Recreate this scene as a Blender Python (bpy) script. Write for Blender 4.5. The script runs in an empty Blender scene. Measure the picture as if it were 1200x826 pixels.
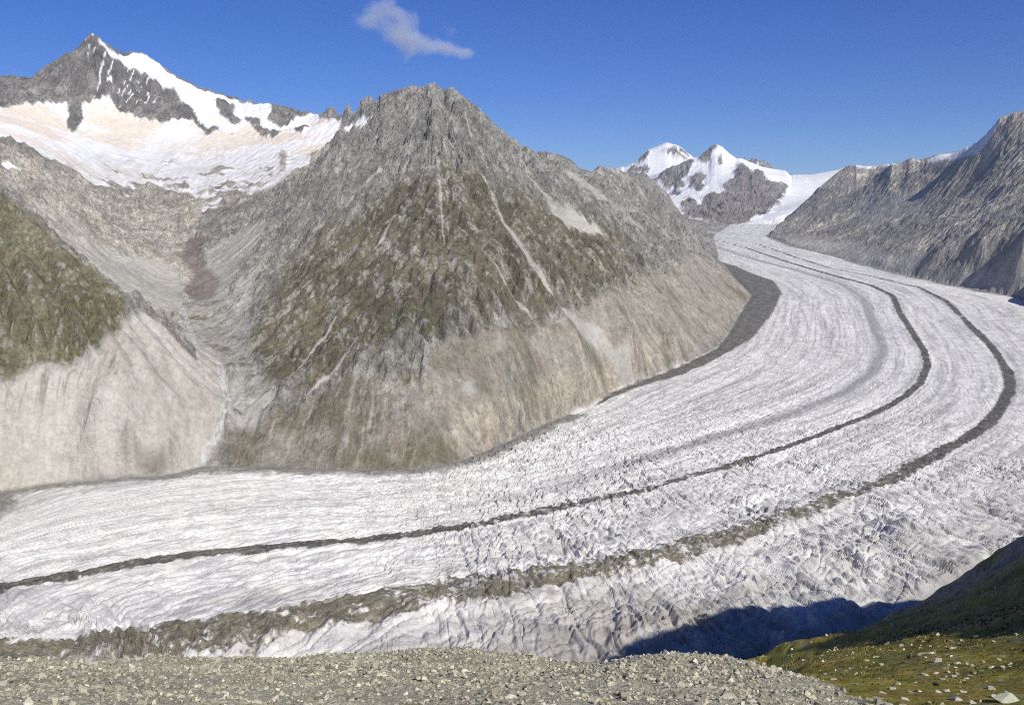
import bpy, bmesh, math, random
import numpy as np
from mathutils import Vector

# ------------------------------------------------------------------ camera, sky, sun
SC = bpy.context.scene
COL = SC.collection
ZC = 620.0                      # eye height above the ice in the bend (metres)
PITCH = math.radians(8.0)
FPX = 1100.0                    # focal length in pixels of a 1200 x 826 picture
cam_d = bpy.data.cameras.new('camera')
cam_d.sensor_width = 36.0
cam_d.lens = 36.0 * FPX / 1200.0
cam_d.clip_start = 0.5
cam_d.clip_end = 120000.0
cam = bpy.data.objects.new('camera', cam_d)
COL.objects.link(cam)
cam.location = (0, 0, ZC)
cam.rotation_euler = (math.pi / 2 - PITCH, 0, 0)
SC.camera = cam

SUN_AZ = math.radians(147.0)    # clockwise from the viewing direction (+Y)
SUN_EL = math.radians(38.5)
W = bpy.data.worlds.new('World')
SC.world = W
W.use_nodes = True
wn = W.node_tree
bgn = wn.nodes['Background']
sky = wn.nodes.new('ShaderNodeTexSky')
sky.sky_type = 'NISHITA'
sky.sun_disc = False
sky.sun_elevation = SUN_EL
sky.sun_rotation = SUN_AZ
sky.altitude = 2700.0
sky.air_density = 1.0
sky.dust_density = 0.0
sky.ozone_density = 6.0
hs = wn.nodes.new('ShaderNodeHueSaturation'); hs.inputs['Saturation'].default_value = 1.22; hs.inputs['Hue'].default_value = 0.52
wn.links.new(sky.outputs[0], hs.inputs['Color'])
wn.links.new(hs.outputs[0], bgn.inputs[0])
bgn.inputs[1].default_value = 0.082
sun_d = bpy.data.lights.new('sun', 'SUN')
sun_d.energy = 4.8
sun_d.angle = math.radians(0.5)
sun_d.color = (1.0, 0.955, 0.88)
sun = bpy.data.objects.new('sun', sun_d)
COL.objects.link(sun)
to_sun = Vector((math.sin(SUN_AZ) * math.cos(SUN_EL), math.cos(SUN_AZ) * math.cos(SUN_EL), math.sin(SUN_EL)))
sun.rotation_euler = (-to_sun).to_track_quat('-Z', 'Y').to_euler()
SC.view_settings.view_transform = 'Standard'
SC.view_settings.look = 'None'
SC.view_settings.gamma = 1.0
SC.view_settings.exposure = 0.25
SC.view_settings.use_curve_mapping = False
SC.render.engine = 'CYCLES'
SC.cycles.max_bounces = 4
SC.cycles.volume_bounces = 0
SC.cycles.use_denoising = False
SC.cycles.filter_width = 1.1

# ------------------------------------------------------------------ maths helpers
rng = np.random.default_rng(11)
random.seed(5)

def sstep(a, b, x):
    t = np.clip((x - a) / (b - a), 0, 1)
    return t * t * (3 - 2 * t)

_perm = {}
def perlin(x, y, seed=0):
    if seed not in _perm:
        g = np.random.default_rng(1000 + seed)
        p = g.permutation(1024).astype(np.int32)
        a = g.random(1024) * 2 * np.pi
        _perm[seed] = (p, np.cos(a).astype(np.float32), np.sin(a).astype(np.float32))
    p, gx, gy = _perm[seed]
    x = np.asarray(x, np.float64); y = np.asarray(y, np.float64)
    xf = np.floor(x); yf = np.floor(y)
    xi = xf.astype(np.int64) & 1023; yi = yf.astype(np.int64) & 1023
    fx = (x - xf).astype(np.float32); fy = (y - yf).astype(np.float32)
    u = fx * fx * fx * (fx * (fx * 6 - 15) + 10)
    v = fy * fy * fy * (fy * (fy * 6 - 15) + 10)
    x1 = (xi + 1) & 1023; y1 = (yi + 1) & 1023
    pa = p[xi]; pb = p[x1]
    h00 = p[(pa + yi) & 1023]; h10 = p[(pb + yi) & 1023]
    h01 = p[(pa + y1) & 1023]; h11 = p[(pb + y1) & 1023]
    n00 = gx[h00] * fx + gy[h00] * fy
    n10 = gx[h10] * (fx - 1) + gy[h10] * fy
    n01 = gx[h01] * fx + gy[h01] * (fy - 1)
    n11 = gx[h11] * (fx - 1) + gy[h11] * (fy - 1)
    a = n00 + u * (n10 - n00); b = n01 + u * (n11 - n01)
    return (a + v * (b - a)) * 1.4          # about -1 .. 1

def fbm(x, y, octv=4, seed=0, gain=0.5):
    s = 0; a = 1.0; f = 1.0; t = 0
    for k in range(octv):
        s = s + a * perlin(x * f + 7.3 * k, y * f - 3.1 * k, seed + k)
        t += a; a *= gain; f *= 2.03
    return s / t

def ridged(x, y, octv=4, seed=0, gain=0.5):
    s = 0; a = 1.0; f = 1.0; t = 0; w = 1.0
    for k in range(octv):
        n = 1 - np.abs(perlin(x * f + 5.7 * k, y * f + 9.1 * k, seed + k))
        n = n * n
        s = s + a * n * w
        w = np.clip(n * 1.6, 0, 1)
        t += a; a *= gain; f *= 2.07
    return s / t

CP, SP = math.cos(PITCH), math.sin(PITCH)
def ray(px, py):
    u = (np.asarray(px, float) - 600) / FPX; v = (413 - np.asarray(py, float)) / FPX
    return u, CP + v * SP, -SP + v * CP
def at(px, py, r):                   # point seen at (px, py) at horizontal range r
    dx, dy, dz = ray(px, py)
    k = r / np.hypot(dx, dy)
    return np.array([dx * k, dy * k, ZC + dz * k])
def project(x, y, z):
    d = z - ZC
    f = y * CP - d * SP; up = y * SP + d * CP
    return 600 + FPX * x / f, 413 - FPX * up / f

def rbf_fit(P, z, lam=0.0):
    n = len(P)
    D = np.hypot(P[:, None, 0] - P[None, :, 0], P[:, None, 1] - P[None, :, 1])
    A = np.zeros((n + 3, n + 3))
    A[:n, :n] = -D + np.eye(n) * lam
    A[:n, n] = 1; A[:n, n + 1] = P[:, 0] / 1000; A[:n, n + 2] = P[:, 1] / 1000
    A[n:, :n] = A[:n, n:].T
    b = np.zeros(n + 3); b[:n] = z
    return P, np.linalg.lstsq(A, b, rcond=None)[0]
def rbf_eval(m, X, Y):
    P, w = m; n = len(P)
    sh = X.shape; X = X.ravel(); Y = Y.ravel()
    out = np.empty(len(X))
    for i in range(0, len(X), 20000):
        xs = X[i:i + 20000]; ys = Y[i:i + 20000]
        D = np.sqrt((xs[:, None] - P[None, :, 0]) ** 2 + (ys[:, None] - P[None, :, 1]) ** 2)
        out[i:i + 20000] = -D @ w[:n] + w[n] + w[n + 1] * xs / 1000 + w[n + 2] * ys / 1000
    return out.reshape(sh)

def dense(pts, n=6):                 # points along a polyline
    pts = np.asarray(pts, float); o = []
    for a, b in zip(pts[:-1], pts[1:]):
        for k in range(n):
            o.append(a + (b - a) * k / n)
    o.append(pts[-1])
    return np.array(o)

def inpoly(X, Y, poly):
    c = np.zeros(X.shape, bool)
    x0, y0 = poly[:, 0].min(), poly[:, 1].min(); x1, y1 = poly[:, 0].max(), poly[:, 1].max()
    sel = (X >= x0) & (X <= x1) & (Y >= y0) & (Y <= y1)
    xs = X[sel]; ys = Y[sel]; cc = np.zeros(xs.shape, bool)
    n = len(poly)
    for i in range(n):
        ax, ay = poly[i]; bx, by = poly[(i + 1) % n]
        if ay == by: continue
        cc ^= ((ay > ys) != (by > ys)) & (xs < (bx - ax) * (ys - ay) / (by - ay) + ax)
    c[sel] = cc
    return c

def pldist(X, Y, line, param=None):  # distance to a polyline (and a value interpolated along it)
    best = np.full(X.shape, 1e12); val = np.zeros(X.shape)
    for i in range(len(line) - 1):
        ax, ay = line[i][:2]; bx, by = line[i + 1][:2]
        dx, dy = bx - ax, by - ay; L = dx * dx + dy * dy + 1e-9
        t = np.clip(((X - ax) * dx + (Y - ay) * dy) / L, 0, 1)
        d = (X - ax - t * dx) ** 2 + (Y - ay - t * dy) ** 2
        m = d < best
        best = np.where(m, d, best)
        if param is not None:
            val = np.where(m, param[i] + (param[i + 1] - param[i]) * t, val)
    return (np.sqrt(best), val) if param is not None else np.sqrt(best)

def blur(a, k, it=2):
    for _ in range(it):
        for ax in (0, 1):
            p = np.pad(a, [(k + 1, k) if i == ax else (0, 0) for i in (0, 1)], mode='edge')
            c = np.cumsum(p, axis=ax)
            n = a.shape[ax]
            hi = np.take(c, np.arange(2 * k + 1, 2 * k + 1 + n), axis=ax); lo = np.take(c, np.arange(0, n), axis=ax)
            a = (hi - lo) / (2 * k + 1)
    return a

def bil(G, fi, fj):
    fi = np.clip(fi, 0, G.shape[0] - 1.001); fj = np.clip(fj, 0, G.shape[1] - 1.001)
    i = fi.astype(int); j = fj.astype(int); a = fi - i; b = fj - j
    return (G[i, j] * (1 - a) * (1 - b) + G[i + 1, j] * a * (1 - b) + G[i, j + 1] * (1 - a) * b + G[i + 1, j + 1] * a * b)

def lerp(a, b, t):
    return a + (b - a) * t
def cmix(c, col, m):
    col = np.asarray(col, float)
    return c + (col - c) * m[..., None]

# ------------------------------------------------------------------ ice surface profile
GR = np.array([0, 1200, 2300, 3000, 3700, 5000, 6500, 8500, 10000, 12000, 30000.])
GZ = np.array([-12, -6, 0, 20, 75, 195, 310, 475, 565, 690, 1800.])
def gice(r): return np.interp(r, GR, GZ)
def ghit(px, py):                    # where a line of sight meets the ice
    lo, hi = 900.0, 12000.0
    for _ in range(40):
        m = (lo + hi) / 2
        if at(px, py, m)[2] > gice(m): lo = m
        else: hi = m
    return at(px, py, (lo + hi) / 2)
def polar(azd, r): a = math.radians(azd); return (r * math.sin(a), r * math.cos(a))

# ------------------------------------------------------------------ lines on the ice
L_A = [(842, 311), (862, 328), (879, 346), (871, 358), (854, 388), (838, 408), (804, 425), (762, 442), (717, 459), (690, 476),
       (640, 495), (600, 514), (540, 539), (505, 547), (470, 550), (400, 549), (340, 547), (290, 546), (240, 545), (215, 551), (200, 555), (130, 560), (60, 566), (0, 575)]
L_B = [(825, 285), (880, 303), (930, 316), (985, 333), (1010, 348), (1022, 378), (1034, 410), (1023, 437), (990, 460), (930, 485), (860, 507), (760, 538),
       (650, 572), (560, 592), (450, 606), (340, 608), (200, 622), (100, 640), (0, 655)]
L_C = [(825, 278), (875, 291), (921, 307), (971, 322), (1021, 335), (1046, 347), (1054, 366), (1067, 387), (1083, 412), (1087, 428), (1079, 449), (1062, 464),
       (1040, 478), (1000, 495), (950, 515), (900, 533), (850, 550), (800, 563), (750, 578), (700, 588), (650, 600), (600, 610), (540, 620), (480, 630),
       (420, 636), (350, 641), (280, 647), (200, 655), (140, 664), (80, 675), (0, 690)]
L_D = [(817, 273), (887, 286), (929, 301), (971, 314), (1025, 325), (1075, 337), (1108, 353), (1137, 382), (1162, 407), (1180, 435), (1184, 453), (1175, 475),
       (1160, 495), (1130, 516), (1085, 541), (1050, 561), (1000, 580), (950, 600), (900, 618), (850, 635), (800, 650), (750, 663), (700, 674), (650, 684),
       (600, 692), (550, 700), (500, 706), (450, 714), (400, 724), (350, 735), (300, 744), (250, 751), (200, 758), (130, 766), (60, 773), (0, 780)]
L_E = [(900, 277), (928, 288), (975, 299), (1011, 310), (1067, 324), (1109, 333), (1151, 341), (1200, 349)]
def gl(line): return np.array([ghit(*p)[:2] for p in line])
wA = np.vstack([[polar(13.0, 10300), polar(12.0, 8600), polar(12.3, 7300)], gl(L_A), [polar(-34, 1950), polar(-46, 1900)]])
wB = np.vstack([gl(L_B), [polar(-34, 1640), polar(-46, 1600)]])
wC = np.vstack([gl(L_C), [polar(-34, 1500), polar(-46, 1460)]])
wD = np.vstack([gl(L_D), [polar(-34, 1200), polar(-46, 1150)]])
wE = np.vstack([[polar(16.3, 10300)], gl(L_E), [polar(31, 4600), polar(33.5, 4100), polar(35, 3500), polar(35.5, 2900), polar(34, 2300), polar(30.5, 1800)],
                gl([(1200, 650), (1120, 688), (1040, 728)]), [polar(16, 1300), polar(8, 1120), polar(0, 1050), polar(-12, 990), polar(-30, 930), polar(-46, 900)]])
ICE = np.vstack([wA, wE[::-1]])

# ------------------------------------------------------------------ land control points (px, py, range)
CTRL = [
 # rocky pyramid: skyline
 (430,117,4560),(460,107,4280),(483,100,4120),(497,102,4050),(507,97,4000),(520,103,3990),(530,102,3985),(543,113,3990),(563,128,4010),(583,148,4060),(607,167,4150),
 # right-hand rib of the pyramid
 (640,196,4200),(680,224,4260),(720,248,4360),(760,272,4500),(800,292,4700),
 # ridge behind, running down to the ice corner
 (627,178,4750),(650,179,4950),(670,188,5150),(687,202,5350),(703,198,5550),(723,202,5750),(754,207,6000),(775,222,6200),(792,249,6330),(805,270,6400),(820,288,6440),(833,303,6450),
 (700,222,5100),(740,240,5400),(770,262,5600),(800,285,5700),
 # face
 (510,150,3760),(510,200,3540),(510,250,3290),(510,300,3060),(510,350,2850),(510,400,2660),(510,440,2540),(510,480,2440),(510,520,2370),
 (450,150,3950),(450,200,3720),(440,260,3380),(430,320,3060),(420,380,2790),(410,440,2580),(400,490,2440),(400,530,2360),
 (420,150,4250),(410,200,3930),(390,260,3600),(370,320,3230),(350,380,2930),(330,440,2680),(320,490,2510),(310,525,2400),
 (393,163,4600),(372,190,4560),(350,217,4480),(330,240,4400),(310,265,4280),(296,285,4130),(285,302,4000),(276,325,3830),(270,345,3680),(263,385,3350),
 (570,200,3640),(580,260,3330),(590,320,3060),(600,370,2880),(600,410,2760),(590,450,2640),(580,490,2520),
 (630,240,3760),(650,300,3440),(670,350,3210),(680,390,3060),(670,430,2960),(650,465,2850),
 (690,280,3800),(720,330,3500),(740,370,3330),(740,405,3190),(720,440,3080),
 (750,310,4000),(780,350,3800),(800,380,3620),(800,405,3500),(820,330,4400),(840,340,4700),(845,360,4400),(850,320,5400),(830,310,5300),
 # side valley floor
 (240,538,2345),(256,500,2490),(264,465,2650),(258,435,2830),(240,412,3020),(220,392,3230),(207,368,3500),(222,350,3780),(232,325,4100),(234,300,4400),(232,275,4760),(243,250,5060),
 # grassy hill at the left
 (0,228,3060),(35,250,3030),(67,280,2980),(93,305,2930),(117,320,2890),(140,343,2850),(167,360,2810),(190,374,2780),(207,390,2760),(227,413,2730),(247,437,2710),
 (0,280,2880),(0,330,2730),(0,380,2600),(0,430,2490),(0,480,2350),(0,530,2220),(60,310,2800),(60,360,2660),(60,415,2530),(60,470,2370),(60,525,2230),
 (110,350,2720),(110,400,2580),(110,450,2430),(110,500,2310),(110,540,2240),(147,372,2690),(150,420,2540),(150,470,2420),(150,520,2300),(200,420,2620),(200,460,2520),(200,500,2420),(200,535,2330),
 (-120,190,3150),(-120,320,2720),(-120,450,2380),(-120,540,2100),(-330,170,3250),(-330,320,2650),(-330,450,2300),(-330,560,2000),
 # ridge behind it
 (0,175,4300),(20,180,4350),(43,192,4450),(63,207,4530),(80,219,4600),(110,243,4680),(140,262,4720),(170,280,4700),(195,292,4620),
 (0,205,4000),(50,240,4050),(80,262,4060),(110,290,4000),(140,310,3960),(165,330,3860),(185,348,3720),
 (-120,150,4200),(-330,130,4100),
 # snow basin under the high peak
 (30,172,5350),(70,196,5350),(110,216,5380),(150,232,5400),(190,238,5360),(220,243,5250),(260,238,5250),(290,232,5300),(310,215,5380),(330,205,5450),
 (350,190,5700),(375,172,6000),(395,152,6250),(20,150,5900),(70,165,5950),(130,185,5950),(190,195,5900),(250,195,5900),(300,185,5950),
 (10,128,6500),(45,124,6600),(80,125,6750),(90,152,6450),(128,112,6850),(160,135,6700),(195,145,6600),(240,160,6450),(290,165,6400),(330,152,6600),(365,150,6700),
 # high peak skyline
 (-200,100,7100),(-60,95,7150),(0,90,7200),(17,87,7200),(33,93,7200),(47,82,7210),(70,67,7250),(82,62,7260),(100,47,7290),(110,38,7300),(117,45,7330),(137,60,7420),(167,62,7520),(187,75,7520),
 (200,85,7520),(233,102,7520),(267,112,7450),(290,119,7400),(320,122,7320),(347,128,7220),(367,134,7050),(387,128,6750),(410,128,6300),
 (110,75,7050),(150,95,7050),(200,115,7050),(255,125,7100),(60,100,6950),
 # right-hand ridge
 (995,194,9600),(1017,195,9350),(1056,191,8800),(1067,185,8700),(1081,187,8500),(1095,182,8350),(1123,177,8000),(1137,171,7800),(1151,162,7600),(1163,149,7450),(1172,138,7350),(1187,132,7280),(1200,130,7200),
 (1280,118,6900),(1400,110,6600),(1600,90,6400),
 (981,203,9600),(956,223,9500),(939,242,9330),(917,259,9150),
 (1000,225,9000),(1000,255,8350),(1000,285,7450),(1050,220,8200),(1050,255,7450),(1050,290,6600),(1100,215,7700),(1100,250,7000),(1100,290,6150),(1100,315,5650),
 (1150,200,7150),(1150,240,6600),(1150,280,5900),(1150,315,5350),(1200,175,6800),(1200,225,6250),(1200,275,5600),(1200,320,5150),(1300,250,5500),(1300,330,4850),(1450,250,5000),(1450,360,4300),
 (960,250,8850),(960,280,8000),(1600,300,4400),(1600,420,3600),(1550,520,2700),
 # far group
 (873,259,10700),(898,249,11100),(917,231,11700),(822,264,10330),(801,262,10400),(893,201,12900),(915,214,12900),(905,232,11900),
 (822,181,14050),(837,169.5,14000),(845,171,14000),(815,186,14400),(856,181,13900),(869,190,13700),(889,199,13400),(906,206,13800),
 (840,215,12600),(800,222,12700),(850,240,11500),(775,235,12800),(815,240,11600),(870,215,12400),(880,240,11300),
 (700,210,16500),(725,201,16500),(745,189,16400),(759,176,16300),(781,167,16200),(796,171,16200),(808,181,16050),(770,205,15000),(740,215,14500),(800,200,15000),
 (920,207,15200),(935,205,15200),(950,205,15200),(970,202,15300),(983,199,15500),(996,193,15500),(1020,196,15000),(1040,200,14500),(960,216,13200),(930,230,12200),(900,241,11500),(950,222,12700),(940,238,11000),(915,252,10400),(985,207,13500),
 (865,194,19700),(871,187,20000),(877,187.5,20000),(883,185.5,20000),(890,187,20000),(896,189,20000),(906,195,20000),(917,204,20000),(930,212,20000),(850,205,20000),
]
P3 = [at(*c) for c in CTRL]
P3 += [np.array([q[0], q[1], gice(math.hypot(*q))]) for ln in (dense(wA, 2), dense(wE[:14], 2)) for q in ln]
# the ground falls away behind every skyline (x/y from pixel column and range, z free)
for px, r, z in [(430,5100,950),(470,4700,960),(510,4500,960),(560,4550,900),(610,4550,820),(640,5500,760),(680,5900,680),(730,6500,600),(770,6900,560),(790,7400,520),(790,8600,560),
                 (740,7500,600),(700,8500,700),(600,7000,800),(500,6500,850),(450,5700,850),(420,5200,900),(600,10000,900),(700,11000,900),
                 (0,4900,830),(40,4950,820),(80,5000,780),(-120,4900,900),(20,8000,1500),(110,8000,1500),(200,8200,1450),(300,8100,1250),(370,7800,1200),(-200,8000,1400),(430,7200,1100),(200,10500,900),(450,10500,900),
                 (60,3400,400),(110,3300,330),(150,3200,300),(0,3500,480),(180,3100,280),
                 (1000,10500,900),(1056,9800,900),(1120,9200,900),(1200,8600,1000),(1350,8200,1000),(1000,12500,950),(1100,12000,900),(1200,11500,900),
                 (725,17500,1300),(781,17600,1400),(837,15500,1200),(880,16500,1100),(810,17500,1200),(940,17000,950),(1000,17000,950),(1200,16000,800),
                 (870,22000,900),(700,22000,800),(1000,22000,800),(300,22000,800),(1200,22000,800),(0,20000,800),(500,15000,900),(250,15000,900),(650,14500,900),(0,14000,900)]:
    q = at(px, 250, r); P3.append(np.array([q[0], q[1], z]))
P3 = np.array(P3)
_, uq = np.unique(np.round(P3[:, :2] / 6), axis=0, return_index=True)
P3 = P3[uq]
land_m = rbf_fit(P3[:, :2], P3[:, 2], lam=3.0)

# ------------------------------------------------------------------ view-adapted ground grid (range rows x azimuth columns)
def rows(spec):
    o = []
    for a, b, n in spec:
        o += list(np.linspace(a, b, n, endpoint=False))
    return np.array(o + [spec[-1][1]])
RR = rows([(880, 1220, 30), (1220, 2360, 340), (2360, 4200, 330), (4200, 6000, 132), (6000, 7700, 100), (7700, 11000, 85), (11000, 17000, 75), (17000, 20400, 24), (20400, 26000, 8)])
AZ = np.radians(np.concatenate([np.linspace(-45, -31, 40, endpoint=False), np.linspace(-31, 31, 860, endpoint=False), np.linspace(31, 45, 41)]))
NR, NA = len(RR), len(AZ)
X = (RR[:, None] * np.sin(AZ)[None]); Y = (RR[:, None] * np.cos(AZ)[None])
RG = np.broadcast_to(RR[:, None], X.shape)
ri = np.unique(np.r_[np.arange(0, NR, 3), NR - 1]); ci = np.unique(np.r_[np.arange(0, NA, 3), NA - 1])
Xc, Yc = X[np.ix_(ri, ci)], Y[np.ix_(ri, ci)]; Rc = np.hypot(Xc, Yc)
def up(G):
    t = np.arange(NR); k = np.clip(np.searchsorted(ri, t, 'right') - 1, 0, len(ri) - 2)
    a = ((t - ri[k]) / (ri[k + 1] - ri[k]))[:, None]
    G = G[k] * (1 - a) + G[k + 1] * a
    t = np.arange(NA); k = np.clip(np.searchsorted(ci, t, 'right') - 1, 0, len(ci) - 2)
    a = ((t - ci[k]) / (ci[k + 1] - ci[k]))[None]
    return G[:, k] * (1 - a) + G[:, k + 1] * a
def fine_idx(x, y):
    return np.interp(np.hypot(x, y), RR, np.arange(NR)), np.interp(np.arctan2(x, y), AZ, np.arange(NA))
def coarse_idx(x, y):
    i, j = fine_idx(x, y)
    return np.interp(i, ri, np.arange(len(ri))), np.interp(j, ci, np.arange(len(ci)))

BASEc = rbf_eval(land_m, Xc, Yc)
ice_c = inpoly(Xc, Yc, ICE)
dmar = np.minimum(pldist(Xc, Yc, wA), pldist(Xc, Yc, wE))
dmar = np.where(ice_c, dmar, -dmar)              # + inside the ice
nearside = (Rc < 1700) & ~ice_c & (dmar < 0) & (Yc < 1700)
GICEc = gice(Rc)
LANDc = np.maximum(BASEc, GICEc - 2 + np.clip(-dmar, 0, 400) * 0.12)
LANDc = np.where(nearside, GICEc - 6, LANDc)
mice = sstep(-25, 12, dmar)
H0c = LANDc * (1 - mice) + GICEc * mice

# ------------------------------------------------------------------ running water carves gullies (stream-power erosion on a square grid)
EX0, EY0, ED = -4300.0, 1500.0, 14.0
ENX, ENY = 690, 640
ex = EX0 + ED * np.arange(ENX); ey = EY0 + ED * np.arange(ENY)
EXg, EYg = np.meshgrid(ex, ey)                   # [y, x]
ci_, cj_ = coarse_idx(EXg, EYg)
eh = bil(H0c, ci_, cj_)
eice = bil(dmar, ci_, cj_) > -10
eh0 = eh.copy()
eh = eh + (~eice) * (9 * fbm(EXg / 160, EYg / 160, 4, 40) + 2.0 * rng.standard_normal(eh.shape))
offs = [(-1, 0), (1, 0), (0, -1), (0, 1), (-1, -1), (-1, 1), (1, -1), (1, 1)]
lin = np.arange(eh.size).reshape(eh.shape)
for it in range(14):
    best = np.zeros(eh.shape); rec = lin.copy()
    pe = np.pad(eh, 1, mode='edge'); pl = np.pad(lin, 1, mode='edge')
    for dy, dx in offs:
        nb = pe[1 + dy:1 + dy + ENY, 1 + dx:1 + dx + ENX]
        s = (eh - nb) / (ED * math.hypot(dx, dy))
        m = s > best
        best = np.where(m, s, best); rec = np.where(m, pl[1 + dy:1 + dy + ENY, 1 + dx:1 + dx + ENX], rec)
    order = np.argsort(-eh.ravel(), kind='stable').tolist(); rl = rec.ravel().tolist()
    acc = [1.0] * eh.size
    for i in order:
        j = rl[i]
        if j != i: acc[j] += acc[i]
    A = np.array(acc).reshape(eh.shape)
    drop = eh - eh.ravel()[rec]
    er = np.minimum(1.5 * np.minimum(A, 900) ** 0.5 * best, 0.45 * drop)
    eh = np.where(eice, eh0, eh - er)
    # loose ground creeps
    lap = (np.roll(eh, 1, 0) + np.roll(eh, -1, 0) + np.roll(eh, 1, 1) + np.roll(eh, -1, 1)) / 4 - eh
    eh = np.where(eice, eh0, eh + 0.10 * lap)
delta = eh - eh0
delta = delta - blur(delta, 16, 2)
delta = np.clip(delta, -45, 40)
flow = blur(np.log(A), 1, 1)
ei = (Y - EY0) / ED; ej = (X - EX0) / ED
inE = sstep(0, 12, ei) * sstep(0, 12, ej) * sstep(0, 12, ENX - 1 - ej) * sstep(0, 12, ENY - 1 - ei)
DEL = bil(delta, ei, ej) * inE
FLOW = bil(flow, ei, ej) * inE

# ------------------------------------------------------------------ land relief
DM = up(dmar); H0 = up(H0c); MI = up(mice)
landw = sstep(8, -60, DM)
azd = np.degrees(np.broadcast_to(AZ[None], X.shape))
# --- which massif a spot belongs to
vr = np.array([2300, 2345, 2490, 2650, 2830, 3020, 3230, 3500, 3780, 4100, 4400, 4760, 5060, 5300, 26000.])
vx = np.array([240, 240, 256, 264, 258, 240, 220, 207, 222, 232, 234, 232, 243, 250, 250.])
vaz = np.degrees(np.arctan2((vx - 600) / FPX, 1.0))
VL = np.interp(RG, vr, vaz)
rightside = (X > np.interp(Y, [0, 3000, 5000, 9000, 12000], [1500, 1800, 2000, 2400, 3200])) & (RG < 10400)
OWN = np.full(X.shape, 2, np.int8)                              # 2 rocky pyramid
OWN[(azd < VL) & (RG < 3300)] = 1                               # 1 grassy hill
OWN[(azd < VL) & (RG >= 3300)] = 3                              # 3 valley side
OWN[(RG > 5050) & (azd < np.degrees(math.atan((405 - 600) / FPX)))] = 4   # 4 high snowy peak
OWN[rightside] = 5                                              # 5 right-hand ridge
OWN[(RG > 10250)] = 6                                           # 6 far snowy peaks
OWN[(RG > 17700)] = 7                                           # 7 farthest peak
sc = np.array([1, .8, 1, 1.2, 1.9, 2.0, 3.6, 5.0])[OWN]      # size of the relief in each massif
wx = X + 30 * sc * fbm(X / (150 * sc), Y / (150 * sc), 3, 61); wy = Y + 30 * sc * fbm(X / (150 * sc), Y / (150 * sc), 3, 67)
PX0, PY0 = project(X, Y, H0)

# first-hit lookup of line-of-sight points on the smooth ground, used to lay out land cover in plan
def hits(poly, rmin, rmax, n=5, H=None):
    Hh = H0 if H is None else H
    q = dense(list(poly) + [poly[0]], n)[:-1]
    out = []
    i0 = np.searchsorted(RR, rmin); i1 = np.searchsorted(RR, rmax)
    for px, py in q:
        dx, dy, dz = ray(px, py)
        a = math.atan2(dx, dy); te = dz / math.hypot(dx, dy)
        j = int(np.clip(np.interp(a, AZ, np.arange(NA)), 0, NA - 1))
        col = (Hh[i0:i1, j] - ZC) / RR[i0:i1] - te
        k = np.argmax(col >= 0) if (col >= 0).any() else int(np.argmax(col))
        r = RR[i0 + k]
        out.append((r * math.sin(a), r * math.cos(a)))
    return np.array(out)
def cover(poly, rmin, rmax, warp=25.0, soft=2):
    P = hits(poly, rmin, rmax)
    m = inpoly(X + warp * N1, Y + warp * N2, P).astype(np.float32)
    m *= (RG > rmin - 250) & (RG < rmax + 250)
    return blur(m, soft, 1) if soft else m
def streak(line, rmin, rmax, w, warp=6.0):       # soft band round a line
    P = hits(line, rmin, rmax, 4)[: -4]
    sel = (X > P[:, 0].min() - 300) & (X < P[:, 0].max() + 300) & (Y > P[:, 1].min() - 300) & (Y < P[:, 1].max() + 300)
    m = np.zeros(X.shape, np.float32)
    par = np.interp(np.arange(len(P)), np.linspace(0, len(P) - 1, len(w)), w)
    d, wv = pldist(X[sel] + warp * N1[sel], Y[sel] + warp * N2[sel], P, par)
    m[sel] = 1 - sstep(0.6, 1.25, d / wv)
    return m
N1 = fbm(X / (90 * sc), Y / (90 * sc), 5, 71) * sc; N2 = fbm(X / (90 * sc), Y / (90 * sc), 5, 79) * sc

ICEM = up(ice_c.astype(float)) > 0.5

# --- land cover masks
snow = np.zeros(X.shape); grass = np.zeros(X.shape); pale = np.zeros(X.shape); scree = np.zeros(X.shape); brown = np.zeros(X.shape); warm = np.zeros(X.shape)
def add(M, m, k=1.0): np.maximum(M, m * k, out=M)
# pyramid
PYR = OWN == 2
grass_core = cover([(285,470),(278,430),(300,385),(330,300),(395,262),(440,235),(500,200),(560,205),(640,235),(700,255),(770,290),(775,312),(710,345),(650,372),(560,378),(510,398),(480,415),(430,420),(390,440),(330,488)], 2350, 4600, 90) * PYR
grass_core = np.clip(blur(grass_core, 24, 2), 0, 1)
add(grass, sstep(.22, .85, grass_core + .6 * fbm(wx / 70, wy / 70, 5, 229, .6)) * PYR)
add(pale, cover([(240,548),(268,505),(320,492),(390,455),(450,440),(500,438),(512,402),(560,384),(640,378),(700,345),(780,315),(815,300),(850,315),(882,348),(850,392),(760,442),(640,496),(540,540),(470,552),(340,550)], 2300, 6300, 45) * PYR, 0)
pale_core = np.clip(blur(cover([(240,548),(268,505),(320,492),(390,455),(450,440),(500,438),(512,402),(560,384),(640,378),(700,345),(780,315),(815,300),(850,315),(882,348),(850,392),(760,442),(640,496),(540,540),(470,552),(340,550)], 2300, 6300, 45) * PYR, 8, 2), 0, 1)
add(pale, sstep(.3, .7, pale_core + .45 * fbm(wx / 60, wy / 60, 5, 231, .6)) * PYR)
add(warm, cover([(540,540),(640,496),(760,442),(800,420),(790,395),(740,400),(690,430),(600,455),(540,480),(520,510)], 2300, 4600, 25) * PYR)
n_s0 = fbm(X / 13, Y / 60, 4, 411, .6)
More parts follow.
